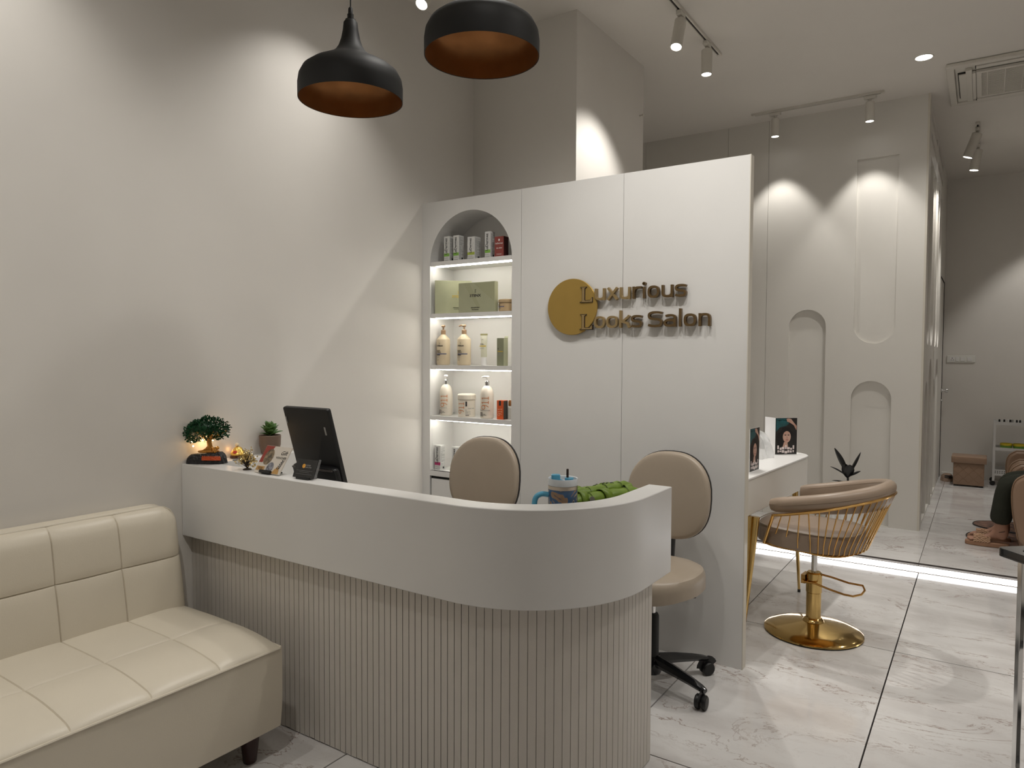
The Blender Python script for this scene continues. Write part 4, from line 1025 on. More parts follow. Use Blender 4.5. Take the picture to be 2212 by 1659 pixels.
lv=[(0.0,-0.046,0.283),(-0.045,-0.040,0.288)]
P=[(-0.045,-0.044,0.282),(0.02,-0.052,0.286),(0.10,-0.062,0.272),(0.17,-0.066,0.262),(0.215,-0.066,0.262),(0.248,-0.04,0.272),(0.255,0.0,0.285),(0.235,0.045,0.295),(0.16,0.062,0.290),(0.08,0.055,0.305),(0.0,0.048,0.315),(-0.045,0.042,0.300)]
obj('pump_lever',MB().tube(P,0.0055,8).cyl((-0.045,-0.05,0.285),(-0.045,0.05,0.30),0.008).box(-0.058,-0.036,-0.038,0.038,0.27,0.318),goldwire,ch)

# ================================================================== STYLING TABLE
tb_=thing('styling_table','white styling table with deep fascia and gold legs, behind the sign partition','table',(-1.25,4.35,0))
def lerp(a,b,t): return a+(b-a)*t
# right edge runs from (-1.03,3.70) to (-0.93,4.98)
TP=[(-1.50,3.66),(-1.10,3.66),(-1.055,3.672),(-1.032,3.70),(-1.022,3.75),(-0.942,4.86),(-0.942,4.93),(-0.965,4.99),(-1.01,5.04),(-1.08,5.07),(-1.18,5.085),(-1.50,5.10)]
TZ=0.862
TPi=[(x-0.03 if x>-1.4 else x,y+(0.02 if y<4 else -0.02)) for x,y in TP]
obj('top',MB().prism(TP,TZ-0.012,TZ),white,tb_,True,bevel=0.003)
obj('apron',MB().prism([(x-0.004 if x>-1.4 else x,y) for x,y in TP],TZ-0.205,TZ-0.0125),lamw,tb_,True,bevel=0.004)
for lx,ly,fx,fy in((-0.985,3.83,-1.035,3.80),(-1.02,3.83,-1.035,3.80),(-1.06,3.80,-1.035,3.80),(-0.99,4.78,-0.950,4.765),(-1.45,3.80,-1.47,3.80),(-1.42,4.80,-1.44,4.80)):
    lg=obj('leg',MB().cyl((fx,fy,0.018),(lx,ly,TZ-0.2055),0.0075,0.019,14),gold,tb_,True)
    o=obj('foot',MB().cyl((fx,fy,0.0005),(fx,fy,0.0185),0.009,0.009,12),blackp,tb_,True)
obj('back_panel',MB().box(-1.56,-1.505,3.60,5.12,0.0,2.05),lamw,tb_,True,bevel=0.003)
obj('mirror',MB().box(-1.5045,-1.500,3.80,4.95,TZ+0.1,1.95),mat('mirror_glass',(0.9,0.9,0.9),0.02,metal=1),tb_,True,bevel=0.001)
obj('mirror_light',MB().box(-1.5045,-1.4985,3.78,3.797,TZ+0.1,1.95).box(-1.5045,-1.4985,4.953,4.97,TZ+0.1,1.95).box(-1.5045,-1.4985,3.78,4.97,TZ+0.08,TZ+0.0975),ledf,tb_,True,label='glowing strip round the mirror')
# magazines: folded leaflets standing on the table
photo_t=mat('cover_teal',(0.015,0.13,0.15),0.35,col2=(0.02,0.06,0.06),nscale=14); hair=mat('cover_hair',(0.010,0.008,0.008),0.4,noise=0.5,nscale=60)
skin_l=mat('cover_skin',(0.62,0.40,0.32),0.4,col2=(0.50,0.27,0.19),nscale=14); cov_d=mat('cover_dark',(0.022,0.020,0.018),0.35,noise=0.4,nscale=20)
covp=mat('cover_pinkwhite',(0.78,0.68,0.66),0.4); lips=mat('cover_lips',(0.35,0.10,0.09),0.4)
def leaflet(p0,p1,z,label,fold=0.085):
    p0=Vector((*p0,z));p1=Vector((*p1,z)); d=(p1-p0); W=d.length; ang=math.atan2(d.y,d.x); Hh=0.243
    t=thing('leaflet',label,'leaflet',tuple(p0),ang,'standing leaflets on the styling table')
    obj('cover',MB().box(0,W,0,0.0012,0.0006,Hh),mat('paper',(0.75,0.73,0.71),0.5),t)
    bk=obj('back_leaf',MB().box(0,W*0.9,0,0.0012,0.0006,Hh).map(lambda q:Vector((q.x*0.12-0.035*q.x/W,q.x*0.75+q.y+0.0016,q.z))),mat('paper',(0.75,0.73,0.71),0.5),t)
    multi('back_print',[(stand(join(rect(0,0.02,Hh*0.62,Hh*0.80),rect(0.025,0.045,Hh*0.62,Hh*0.80),rect(0.05,0.07,Hh*0.62,Hh*0.80))).map(lambda q:Vector((q.x*0.9*-0.12-0.0012,q.x+0.01,q.z))),cov_d),(stand(bars(0.0,Hh*0.45,0.07,6,0.003,0.010,0,11)).map(lambda q:Vector((q.x*-0.12-0.0012,q.x+0.012,q.z))),printg)],t)
    w,h=W,Hh
    it=[(rect(0.002*w,w*0.998,0.002,h-0.001,0),cov_d),(flat([(0.03*w,h*0.62),(0.03*w,h*0.985),(0.5*w,h*0.985),(0.62*w,h*0.84),(0.5*w,h*0.78),(0.2*w,h*0.74)],0.0001),photo_t),
        (flat([(0.50*w,h*0.97),(0.60*w,h*0.985),(0.72*w,h*0.97),(0.86*w,h*0.86),(0.98*w,h*0.78),(0.97*w,h*0.66),(0.84*w,h*0.80),(0.66*w,h*0.87),(0.53*w,h*0.90)],0.0002),skin_l),
        (flat([(0.50*w+0.27*w*(1+0.10*math.sin(a*0.9))*math.cos(R(a)),h*0.57+h*0.185*(1+0.06*math.sin(a*0.7))*math.sin(R(a))) for a in range(0,360,8)],0.0003),hair),(flat([(0.27*w+0.21*w*(1+0.16*math.sin(a*0.8))*math.cos(R(a)),h*0.42+h*0.20*(1+0.12*math.sin(a*0.6))*math.sin(R(a))) for a in range(0,360,8)],0.00032),hair),
        (flat([(0.40*w,h*0.34),(0.56*w,h*0.34),(0.60*w,h*0.20),(0.34*w,h*0.20)],0.00034),skin_l),
        (flat([(0.53*w+0.185*w*math.cos(R(a)),h*0.49+h*(0.165 if math.sin(R(a))<0 else 0.150)*math.sin(R(a))) for a in range(0,360,15)],0.0004),skin_l)]
    for ex in(0.46,0.61): it+=[(flat(ell(ex*w,h*0.525,0.045*w,h*0.010,10),0.0005),hair),(flat(ell(ex*w,h*0.548,0.05*w,h*0.005,10),0.0005),hair)]
    it+=[(flat([(0.535*w,h*0.52),(0.552*w,h*0.45),(0.575*w,h*0.44),(0.53*w,h*0.437)],0.0005),lips),(flat(ell(0.545*w,h*0.398,0.06*w,h*0.011,12),0.0005),lips),
         (text_mb('Organic Therapy',0.0105,0.0001,0.01).map(lambda q:Vector((q.x+0.30*w,q.y+h*0.925,0.0006))),hair)]
    for k,(a,b,c_,d_) in enumerate(((0.10,0.17,0.15,0.25),(0.11,0.17,0.06,0.12),(0.21,0.29,0.13,0.19),(0.30,0.43,0.14,0.21),(0.46,0.53,0.15,0.26),(0.55,0.68,0.14,0.20),(0.70,0.78,0.13,0.18),(0.81,0.88,0.15,0.25),(0.20,0.28,0.07,0.11),(0.30,0.42,0.05,0.12),(0.44,0.56,0.03,0.10),(0.57,0.66,0.05,0.12),(0.68,0.77,0.05,0.11),(0.81,0.87,0.06,0.12))):
        it.append((rect(a*w,b*w,c_*h,d_*h,0.0005),covp))
    multi('cover_print',[(stand(q,0,-0.0003,0),m) for q,m in it],t)
    return t
leaflet((-1.131,4.836),(-1.018,4.940),TZ+0.0003,'folded leaflet with a dark haired portrait, facing outward near the far table end')
leaflet((-1.070,4.000),(-1.058,4.150),TZ+0.0003,'folded leaflet with portrait seen edge on, next to the sign partition edge')
# crumpled plastic bag
pb_=MB()
def bagf(u,v):
    th=2*PI*u; ph=PI*v/2; r=0.085*(1+0.16*math.sin(5*th+3*v)+0.10*math.sin(11*th+7*v)); 
    return (r*math.cos(th)*math.cos(ph)**0.8,r*1.3*math.sin(th)*math.cos(ph)**0.8,0.155*math.sin(ph)*(1+0.12*math.sin(4*th))+0.001)
pb_.grid(bagf,40,14)
o=obj('plastic_bag',pb_,mat('clear_plastic',(0.82,0.83,0.83),0.18,alpha=0.42,bump=0.5,bscale=30)); o.location=(-1.20,4.66,TZ); tag(o,'crumpled clear plastic bag between the two leaflets on the styling table','bag')
# ================================================================== BLACK LEAF PLANT
pl=thing('potted_plant','black leaved plant in a ribbed white pot behind the salon chair','plant',(-0.90,6.28,UP))
pr_=MB(); n=48; v=[];f=[]
for r_,z in((0.11,0.001),(0.125,0.02),(0.15,0.30),(0.155,0.32),(0.145,0.32),(0.135,0.28)):
    for k in range(n):
        q=r_*(1+(0.035 if k%2 and 0.01<z<0.31 else 0)); v.append((q*math.cos(2*PI*k/n),q*math.sin(2*PI*k/n),z))
for i in range(5):
    for k in range(n): f.append((i*n+k,i*n+(k+1)%n,(i+1)*n+(k+1)%n,(i+1)*n+k))
f+=[tuple(range(n))[::-1],tuple(range(5*n,6*n))]
pr_.add(v,f,False); obj('pot',pr_,white,pl)
leafm=mat('black_leaf',(0.012,0.012,0.012),0.28)
obj('stem',MB().tube([(0,0,0.28),(0.01,0,0.38),(0.0,0.01,0.49)],0.008,8),leafm,pl)
def leaf(base,tip,wd,sag=0.0,name='leaf',parent=None,m=None,side=(0,1,0)):
    base=Vector(base);tip=Vector(tip); d=tip-base; s=Vector(side)- d.normalized()*d.normalized().dot(Vector(side)); s.normalize(); nrm=d.normalized().cross(s)
    v=[];f=[];N=9
    for i in range(N+1):
        t=i/N; c=base+d*t+Vector((0,0,-sag*(t*t)))+nrm*0.0; w_=wd*math.sin(PI*min(1,t*0.93+0.05))**0.8
        v+=[tuple(c-s*w_+nrm*w_*0.25),tuple(c),tuple(c+s*w_+nrm*w_*0.25)]
    for i in range(N):
        for j in range(2): f.append((3*i+j,3*i+3+j,3*i+4+j,3*i+1+j))
    mb=MB().add(v,f,True); o=obj(name,mb,m or leafm,parent)
    so_=o.modifiers.new('thick','SOLIDIFY'); so_.thickness=0.0012; return o
for b_,t_,w__,sg,sd in (((0.0,0,0.49),(-0.10,0.0,0.695),0.030,0,(0.8,-0.6,0.2)),((0.01,0,0.49),(0.095,0.0,0.675),0.017,0,(0.8,-0.6,0.2)),((0.0,0,0.47),(-0.125,-0.03,0.565),0.016,0.02,(0.6,-0.8,0.3)),((0.0,0,0.47),(0.10,-0.02,0.545),0.018,0.02,(0.6,-0.8,0)),((0,0,0.46),(0.035,-0.10,0.60),0.040,0.02,(1,0,0.1)),((0,0,0.46),(-0.01,-0.07,0.585),0.034,0,(1,0,0)),((0,0,0.42),(-0.12,0.05,0.45),0.03,0.03,(0,1,0)),((0,0,0.42),(0.13,0.04,0.44),0.03,0.03,(0,1,0))):
    leaf(b_,t_,w__,sg,'leaf',pl,leafm,sd)

# ================================================================== BACK CORNER
t=thing('storage_ottoman','brown quilted storage ottoman with a lid, in the far back corner','ottoman',(-0.11,9.53,UP))
ow=0.155
mb=MB().rbox(-ow+0.008,ow-0.008,-0.15,0.15,0.018,0.262,0.012); obj('body',mb,tan2,t)
for sx_ in(-1,1):
    for sy in(-1,1): obj('foot',MB().box(sx_*0.12-0.02,sx_*0.12+0.02,sy*0.12-0.02,sy*0.12+0.02,0.0005,0.0175),blackp,t)
q=MB()
for i in range(-2,3):
    for s in(-1,1):
        a=[]; 
        for k in range(13):
            x=-0.14+0.28*k/12; z=0.14+s*(x-i*0.10)
            if 0.03<z<0.25: a.append((x,-0.1512,z))
        if len(a)>1: q.tube(a,0.0013,4)
obj('quilting',q,mat('quilt_line',(0.30,0.19,0.11),0.5),t)
obj('lid',MB().rbox(-ow-0.012,ow+0.012,-0.168,0.168,0.263,0.335,0.014),tan2,t)
t=thing('shoe_pouch','small beige cloth bundle with dark straps in the corner left of the ottoman','bag',(-0.325,9.72,UP))
mb=MB(); 
mb.grid(lambda u,v:(0.06*(1+0.12*math.sin(9*u*PI))*math.cos(2*PI*u)*math.cos(PI*v/2)**0.5,0.10*math.sin(2*PI*u)*math.cos(PI*v/2)**0.5,0.001+0.085*math.sin(PI*v/2)),24,8)
obj('body',mb,mat('pouch_cloth',(0.42,0.30,0.22),0.8,noise=0.3,nscale=20),t)
obj('strap',MB().tube([(-0.02,-0.09,0.05),(0.02,-0.095,0.052),(0.055,-0.06,0.05)],0.006,6).tube([(-0.02,-0.08,0.068),(0.02,-0.085,0.070),(0.055,-0.05,0.068)],0.006,6),blackp,t)
sw=thing('switch_board','white four gang switch board with a socket on the back wall','switch',(-0.228,YB-0.001,1.497))
obj('plate',MB().box(-0.145,0.145,-0.012,0,-0.042,0.042),mat('switch_white',(0.78,0.77,0.72),0.35),sw,bevel=0.004)
obj('socket',MB().box(-0.118,-0.062,-0.0145,-0.0121,-0.026,0.026),white,sw,bevel=0.002)
obj('socket_holes',MB().cyl((-0.09,-0.0152,0.012),(-0.09,-0.0146,0.012),0.005,n=10).cyl((-0.101,-0.0152,-0.010),(-0.101,-0.0146,-0.010),0.004,n=10).cyl((-0.079,-0.0152,-0.010),(-0.079,-0.0146,-0.010),0.004,n=10),blackp,sw)
for a,b in((-0.054,-0.022),(-0.006,0.040),(0.062,0.112)): obj('rocker',MB().box(a,b,-0.0165,-0.0121,-0.024,0.024),white,sw,bevel=0.002)
# utility cart
ct=thing('utility_cart','white three tier metal cart on casters against the back wall','cart',(0.40,9.80,UP))
cx0,cx1,cy0,cy1=-0.285,0.30,-0.15,0.15
for z in(0.115,0.40,0.69):
    w_=0.035
    tr_=MB().box(cx0,cx1,cy0,cy1,z,z+0.004).box(cx0,cx1,cy0,cy0+0.003,z+0.004,z+w_).box(cx0,cx1,cy1-0.003,cy1,z+0.004,z+w_).box(cx0,cx0+0.003,cy0+0.003,cy1-0.003,z+0.004,z+w_).box(cx1-0.003,cx1,cy0+0.003,cy1-0.003,z+0.004,z+w_)
    if z<0.2: tr_=MB().box(cx0,cx1,cy0,cy1,z,z+0.004).box(cx0,cx1,cy0,cy0+0.003,z+0.004,z+0.07).box(cx0,cx1,cy1-0.003,cy1,z+0.004,z+0.07)
    s_=obj('shelf',tr_,whitem,ct)
    if z<0.2:
        hl=MB()
        for k in range(26):
            for j in range(2): hl.add([(cx0+0.02+k*0.021+a,cy0-0.0004,z+0.028+j*0.018+b) for a,b in((0,0),(0.011,0),(0.011,0.008),(0,0.008))],[(0,1,2,3)])
        o=obj('perforations',hl,dark,s_); o['kind']='stuff'
for x in(cx0+0.008,cx1-0.008):
    for y in(cy0+0.006,cy1-0.006):
        pt=obj('post',MB().box(x-0.012,x+0.012,y-0.0125,y-0.0065,0.055,0.735),whitem,ct)
        m2=MB().lathe([(0,-0.01),(0.024,-0.01),(0.027,-0.005),(0.027,0.005),(0.024,0.01),(0,0.01)],(x-0.008,y,0.0275),16,(0,1,0)).cyl((x,y,0.03),(x,y,0.057),0.008,n=8)
        obj('caster',m2,blackp,pt)
pol=[(-0.235,'black',(0.35,0.02,0.02)),(-0.19,'black',(0.05,0.10,0.03)),(-0.155,'white',(0.8,0.8,0.8)),(-0.135,'black',(0.4,0.02,0.03)),(-0.115,'grey',(0.2,0.2,0.2)),(-0.075,'black',(0.04,0.04,0.05)),(-0.045,'black',(0.55,0.12,0.10)),(0.0,'clear',(0.8,0.8,0.8)),(0.035,'clear',(0.75,0.75,0.75)),(0.075,'black',(0.3,0.05,0.2))]
names=['leftmost nail polish bottle on the cart, black cap over red','nail polish bottle with olive base, second on the cart','white capped nail polish bottle on the cart','dark red nail polish bottle on the cart top','grey capped nail polish bottle behind the red one','near black nail polish bottle on the cart top','coral nail polish bottle right of the near black one','clear nail polish bottle by the right frame edge','clear nail polish bottle outside the frame','plum nail polish bottle outside the frame']
for (x,cp,c3),nm in zip(pol,names):
    t=thing('nail_polish',nm,'nail polish',(0.40+x,9.69,UP+0.6942),0,'nail polish bottles on the cart')
    obj('bottle',MB().rbox(-0.014,0.014,-0.012,0.012,0,0.022,0.005),mat('polish_%02d'%int(-x*100+50),c3,0.15),t)
    obj('cap',MB().lathe([(0,0.0225),(0.010,0.0225),(0.009,0.055),(0.007,0.057),(0,0.057)],n=14),blackp if cp=='black' else (white if cp!='grey' else printg),t)
for x,nm in((-0.165,'green bowl with a yellow rim, leftmost on the middle cart tier'),(-0.045,'green bowl with a yellow rim, second on the middle cart tier'),(0.075,'green bowl with a yellow rim, at the frame edge on the middle cart tier')):
    t=thing('bowl',nm,'bowl',(0.40+x,9.73,UP+0.4042),0,'green bowls on the cart')
    obj('bowl_body',MB().lathe([(0,0),(0.042,0),(0.052,0.012),(0.057,0.052),(0.053,0.052)],n=28),mat('bowl_green',(0.20,0.42,0.08),0.35),t)
    obj('rim',MB().lathe([(0.055,0.0525),(0.060,0.053),(0.059,0.076),(0.056,0.077),(0.050,0.03),(0,0.012)],n=28),mat('bowl_yellow',(0.60,0.46,0.03),0.35),t)
# two mats on the floor
matm=mat('patterned_mat',(0.30,0.17,0.12),0.8,col2=(0.07,0.05,0.045),nscale=16)
for (x,y,a,b,nm) in((0.34,6.78,0.42,0.26,'round edged brown patterned mat under the sandalled feet'),(0.38,7.30,0.42,0.22,'brown patterned mat farther back behind the feet')):
    o=obj('floor_mat',MB().prism(se(0,0,a,b,2.3,48),0.0006,0.008,False),matm); o.location=(x,y,UP)
    tag(o,nm,'mat','patterned floor mats')
    obj('mat_edge',MB().tube([(p[0]*1.005,p[1]*1.005,0.0062) for p in se(0,0,a,b,2.3,48)],0.005,6,closed=True),blackp,o)

# ================================================================== ARMCHAIR + PERSON
def armchair(label,x,y):
    t=thing('pedicure_chair',label,'chair',(x,y,UP),0,'tan pedicure armchairs')
    for s in(-1,1):
        y0=0.34*s
        P=[(-0.50,0.12),(-0.535,0.30),(-0.545,0.46),(-0.525,0.545),(-0.47,0.59),(0.25,0.62),(0.25,0.05),(-0.44,0.05)]
        P=[(p.x,p.y) for p in catmull([(a,b,0) for a,b in P[:5]],4)]+P[5:]
        m2=MB().prism(P,-0.06,0.06).map(lambda q:Vector((q.x,y0+q.z,q.y)))
        a_=obj('armrest',m2,tan2,t,bevel=0.022)
        obj('piping',MB().tube([(p[0]-0.002,y0+0.045*(-1),p[1]+0.001) for p in P[:-2]],0.0035,6),mat('tan_piping',(0.28,0.17,0.10),0.5),a_)
    obj('seat',MB().rbox(-0.47,0.20,-0.275,0.275,0.24,0.40,0.04),tan2,t)
    obj('base',MB().rbox(-0.40,0.25,-0.27,0.27,0.0008,0.235,0.03),tan2,t)
    m2=MB().rbox(0.0,0.16,-0.30,0.30,0.30,1.05,0.05).map(lambda q:Vector((q.x+0.14+(q.z-0.3)*0.25,q.y,q.z))); obj('backrest',m2,tan2,t)
    m3=MB().rbox(-0.10,0.0,-0.24,0.24,0.02,0.30,0.03).map(lambda q:Vector((q.x-0.42-0.10*(0.3-q.z)*0+ (0.3-q.z)*0.12,q.y,q.z))); obj('front_pad',m3,tan2,t)
    return t
a1=armchair('tan leather pedicure armchair holding the seated person at the right edge',0.74,6.66)
a2=dup(a1,(0.74,7.62,UP),None,'tan leather pedicure armchair farther back beyond the occupied one')

def skin_mesh(name,chains,material,parent,sub=2,root=0):
    """chains: dict joint -> (pos,radius); edges list"""
    import bmesh
    J,E_=chains; names_=list(J); bm=bmesh.new(); ly=bm.verts.layers.skin.verify(); V={}
    for n_ in names_:
        p,r=J[n_]; vv=bm.verts.new(p); V[n_]=vv
        rr=r if isinstance(r,tuple) else (r,r); vv[ly].radius=rr
        vv[ly].use_root=(n_==names_[root])
    for a,b in E_: bm.edges.new((V[a],V[b]))
    me=bpy.data.meshes.new(name); bm.to_mesh(me); bm.free(); me.materials.append(material)
    o=bpy.data.objects.new(name,me); COL.objects.link(o); o.parent=parent
    sk=o.modifiers.new('skin','SKIN'); sk.use_smooth_shade=True
    sb=o.modifiers.new('sub','SUBSURF'); sb.levels=sub; sb.render_levels=sub
    dg=bpy.context.evaluated_depsgraph_get(); dg.update()
    m2=bpy.data.meshes.new_from_object(o.evaluated_get(dg)); o.modifiers.clear(); o.data=m2
    for p_ in m2.polygons: p_.use_smooth=True
    return o
skin=mat('skin',(0.42,0.225,0.15),0.5,noise=0.10,nscale=12)
pe=thing('person','person seated in tan armchair, dark olive trousers and braided tan sandals, feet on floor','person',(0.62,6.60,UP))
J={};E_=[]
def jt(n_,p,r): J[n_]=(Vector(p),r)
# local frame: faces -X; z above the raised floor
jt('pelvis',(0,0,0.50),0.115); jt('waist',(0.05,0,0.63),0.105); jt('chest',(0.085,0,0.83),(0.125,0.11)); jt('upchest',(0.09,0,0.95),(0.10,0.08)); jt('neck',(0.085,0,1.03),0.048); jt('head1',(0.07,0,1.10),0.070); jt('head2',(0.06,0,1.18),0.088); jt('head3',(0.068,0,1.25),0.060)
E_+=[('pelvis','waist'),('waist','chest'),('chest','upchest'),('upchest','neck'),('neck','head1'),('head1','head2'),('head2','head3')]
legs={-1:dict(hip=(-0.02,-0.09,0.48),knee=(-0.46,-0.10,0.50),calf=(-0.475,-0.095,0.36),ank=(-0.475,-0.10,0.115),heel=(-0.445,-0.10,0.066),mid=(-0.56,-0.105,0.070),ball=(-0.635,-0.105,0.052)),
       1:dict(hip=(-0.02,0.09,0.48),knee=(-0.45,0.10,0.50),calf=(-0.46,0.10,0.36),ank=(-0.46,0.10,0.115),heel=(-0.43,0.10,0.066),mid=(-0.55,0.105,0.070),ball=(-0.62,0.105,0.052))}
for s,L_ in legs.items():
    q='LR'[s>0]
    jt(q+'hip',L_['hip'],0.085); jt(q+'thigh',tuple((Vector(L_['hip'])*0.5+Vector(L_['knee'])*0.5)),0.060); jt(q+'knee',L_['knee'],0.044); jt(q+'calf',L_['calf'],0.052); jt(q+'ank',L_['ank'],0.033); jt(q+'mid',L_['mid'],(0.030,0.024)); jt(q+'ball',L_['ball'],(0.036,0.016)); jt(q+'heel',L_['heel'],0.030)
    E_+=[('pelvis',q+'hip'),(q+'hip',q+'thigh'),(q+'thigh',q+'knee'),(q+'knee',q+'calf'),(q+'calf',q+'ank'),(q+'ank',q+'mid'),(q+'mid',q+'ball'),(q+'ank',q+'heel')]
    for k in range(5):
        a=-0.032+0.016*k; ln=(0.050,0.048,0.043,0.037,0.030)[k if s<0 else k]; side=-s
        b=Vector(L_['ball'])+Vector((-0.012,side*(-a),-0.002)); t_=b+Vector((-ln,side*(-a)*0.15,-0.008))
        jt(q+'ta%d'%k,b,0.0085 if k else 0.011); jt(q+'tb%d'%k,t_,0.0070 if k else 0.0095); E_+=[(q+'ball',q+'ta%d'%k),(q+'ta%d'%k,q+'tb%d'%k)]
    # arms resting on the thighs
    jt(q+'sh',(0.09,s*0.155,0.945),0.052); jt(q+'el',(0.04,s*0.215,0.69),0.038); jt(q+'wr',(-0.19,s*0.13,0.60),0.026); jt(q+'palm',(-0.25,s*0.115,0.598),(0.034,0.018))
    E_+=[('upchest',q+'sh'),(q+'sh',q+'el'),(q+'el',q+'wr'),(q+'wr',q+'palm')]
    for k in range(4):
        yy=s*0.115+(-0.027+0.018*k); l_=(0.030,0.036,0.034,0.026)[k]
        b=(-0.285,yy,0.598); m_=(-0.285-l_,yy,0.594); e_=(-0.285-l_*1.7,yy,0.580)
        jt(q+'fa%d'%k,b,0.0095); jt(q+'fb%d'%k,m_,0.0085); jt(q+'fc%d'%k,e_,0.0075); E_+=[(q+'palm',q+'fa%d'%k),(q+'fa%d'%k,q+'fb%d'%k),(q+'fb%d'%k,q+'fc%d'%k)]
    ty=s*0.115-s*0.040
    jt(q+'th1',(-0.235,ty,0.598),0.0105); jt(q+'th2',(-0.265,ty-s*0.014,0.594),0.009); E_+=[(q+'palm',q+'th1'),(q+'th1',q+'th2')]
body=skin_mesh('body',(J,E_),skin,pe,2)
trm=mat('olive_trousers',(0.022,0.024,0.014),0.85,noise=0.3,nscale=8,bump=0.3,bscale=25)
T={};TE=[]
T['p']=(Vector((0.0,0,0.52)),0.155); T['w']=(Vector((0.05,0,0.64)),0.135); TE.append(('p','w'))
for s,L_ in legs.items():
    q='LR'[s>0]; kx,ky,kz=L_['knee']; ax_,ay,az=L_['ank']
    for n_,p,r in(('a',(0,s*0.09,0.48),0.115),('b',(-0.23,s*0.10,0.495),0.095),('c',(kx+0.012,ky,kz-0.01),0.086),('d',(kx-0.005,ky,kz-0.12),0.074),('e',(kx-0.015,ky,0.27),0.074),('f',(ax_-0.015,ay,0.165),0.082)): T[q+n_]=(Vector(p),r)
    TE+=[('p',q+'a'),(q+'a',q+'b'),(q+'b',q+'c'),(q+'c',q+'d'),(q+'d',q+'e'),(q+'e',q+'f')]
skin_mesh('trousers',(T,TE),trm,pe,2)
top_=mat('black_top',(0.03,0.032,0.035),0.8)
S={};SE_=[]
for n_,p,r in(('h',(0.02,0,0.52),0.165),('w',(0.045,0,0.64),0.145),('c',(0.085,0,0.83),(0.160,0.145)),('u',(0.09,0,0.945),(0.135,0.120)),('n',(0.088,0,1.005),0.075)): S[n_]=(Vector(p),r)
SE_+=[('h','w'),('w','c'),('c','u'),('u','n')]
for s in(-1,1):
    q='LR'[s>0]; S[q+'s']=(Vector((0.09,s*0.155,0.945)),0.080); S[q+'e']=(Vector((0.055,s*0.20,0.76)),0.056); SE_+=[('u',q+'s'),(q+'s',q+'e')]
skin_mesh('top',(S,SE_),top_,pe,2)
hm=mat('dark_hair',(0.012,0.009,0.008),0.5)
hp=MB(); hp.grid(lambda u,v:(0.075+0.100*math.sin(PI*v*0.62)*math.cos(2*PI*u)*(1 if math.cos(2*PI*u)>0 else 0.72),0.098*math.sin(PI*v*0.62)*math.sin(2*PI*u),1.205+0.110*math.cos(PI*v*0.62)-(0.16*v**3 if math.cos(2*PI*u)>-0.1 else -0.03*v)),32,12)
obj('hair',hp,hm,pe)
def front(z,y=0.0): return min([v.co.x for v in body.data.vertices if abs(v.co.z-z)<0.02 and abs(v.co.y-y)<0.025] or [0])
fc=MB(); fx_=front(1.185); fn_=front(1.15); fm_=front(1.12)
for s in(-1,1): fc.lathe([(0,-0.009),(0.007,-0.006),(0.009,0),(0.007,0.006),(0,0.009)],(front(1.185,s*0.028)+0.006,s*0.028,1.185),12)
obj('eyes',fc,printk,pe)
obj('nose',MB().add([(fx_-0.001,-0.006,1.190),(fx_-0.001,0.006,1.190),(fn_-0.018,0.008,1.150),(fn_-0.018,-0.008,1.150),(fn_+0.004,0.012,1.146),(fn_+0.004,-0.012,1.146)],[(0,1,2,3),(3,2,4,5),(1,4,2),(0,3,5)],True),skin,pe)
obj('mouth',MB().add([(fm_+0.004,-0.018,1.122),(fm_-0.003,0,1.126),(fm_+0.004,0.018,1.122),(fm_-0.003,0,1.115)],[(0,1,2,3)]),lips,pe)
for s in(-1,1): obj('ear',MB().lathe([(0,-0.006),(0.012,-0.004),(0.017,0),(0.012,0.005),(0,0.006)],(0.075,s*0.088,1.17),14,(0,1,0)),skin,pe)
# sandals are worn: things of their own
sanm=mat('sandal_sole',(0.36,0.20,0.12),0.6); braid=mat('sandal_braid',(0.52,0.33,0.21),0.55)
for s,L_ in legs.items():
    nm='near braided tan platform sandal on the seated person' if s<0 else 'far braided tan platform sandal, partly behind the near foot'
    bx0=0.62+L_['ball'][0]; by=6.60+L_['ball'][1]
    t=thing('sandal',nm,'sandal',(bx0+0.07,by,UP),0,'braided sandals')
    def solep(k): return [(x,y*(1.0 if x<0.02 else 0.86)) for x,y in se(0,0,0.142,0.049,2.6,36)]
    obj('sole',MB().prism(solep(0),0.0006,0.034),sanm,t,bevel=0.006)
    bz=MB(); br=MB()
    N=6
    for i in range(N):
        for j in range(11):
            th=PI*(j+0.5)/11; x=-0.075+0.017*i
            r1,r2_=0.046,0.048-0.002*abs(i-2)
            c=Vector((x,-math.cos(th)*r1,0.034+math.sin(th)*r2_)); dd=Vector((0.010,math.sin(th)*0.008*(1 if (i+j)%2 else -1),0.006*math.cos(th)))
            br.tube([tuple(c-dd),tuple(c+Vector((0,-math.cos(th)*0.003,math.sin(th)*0.003))),tuple(c+dd)],0.0052,5)
    bo=obj('braided_strap',br,braid,t); bo['kind']='stuff'
    bz.tube([(-0.028,-math.cos(PI*j/14)*0.0445,0.034+math.sin(PI*j/14)*0.043) for j in range(15)],0.01,6,sec=(0.0035,0.055),up=(1,0,0)); 
ak=legs[-1]['ank']
obj('anklet',MB().tube([(ak[0]-0.002+0.036*math.cos(2*PI*k/20),ak[1]+0.036*math.sin(2*PI*k/20),ak[2]+0.008+0.010*math.cos(2*PI*k/20)) for k in range(20)],0.0022,5,closed=True),blackp,pe)

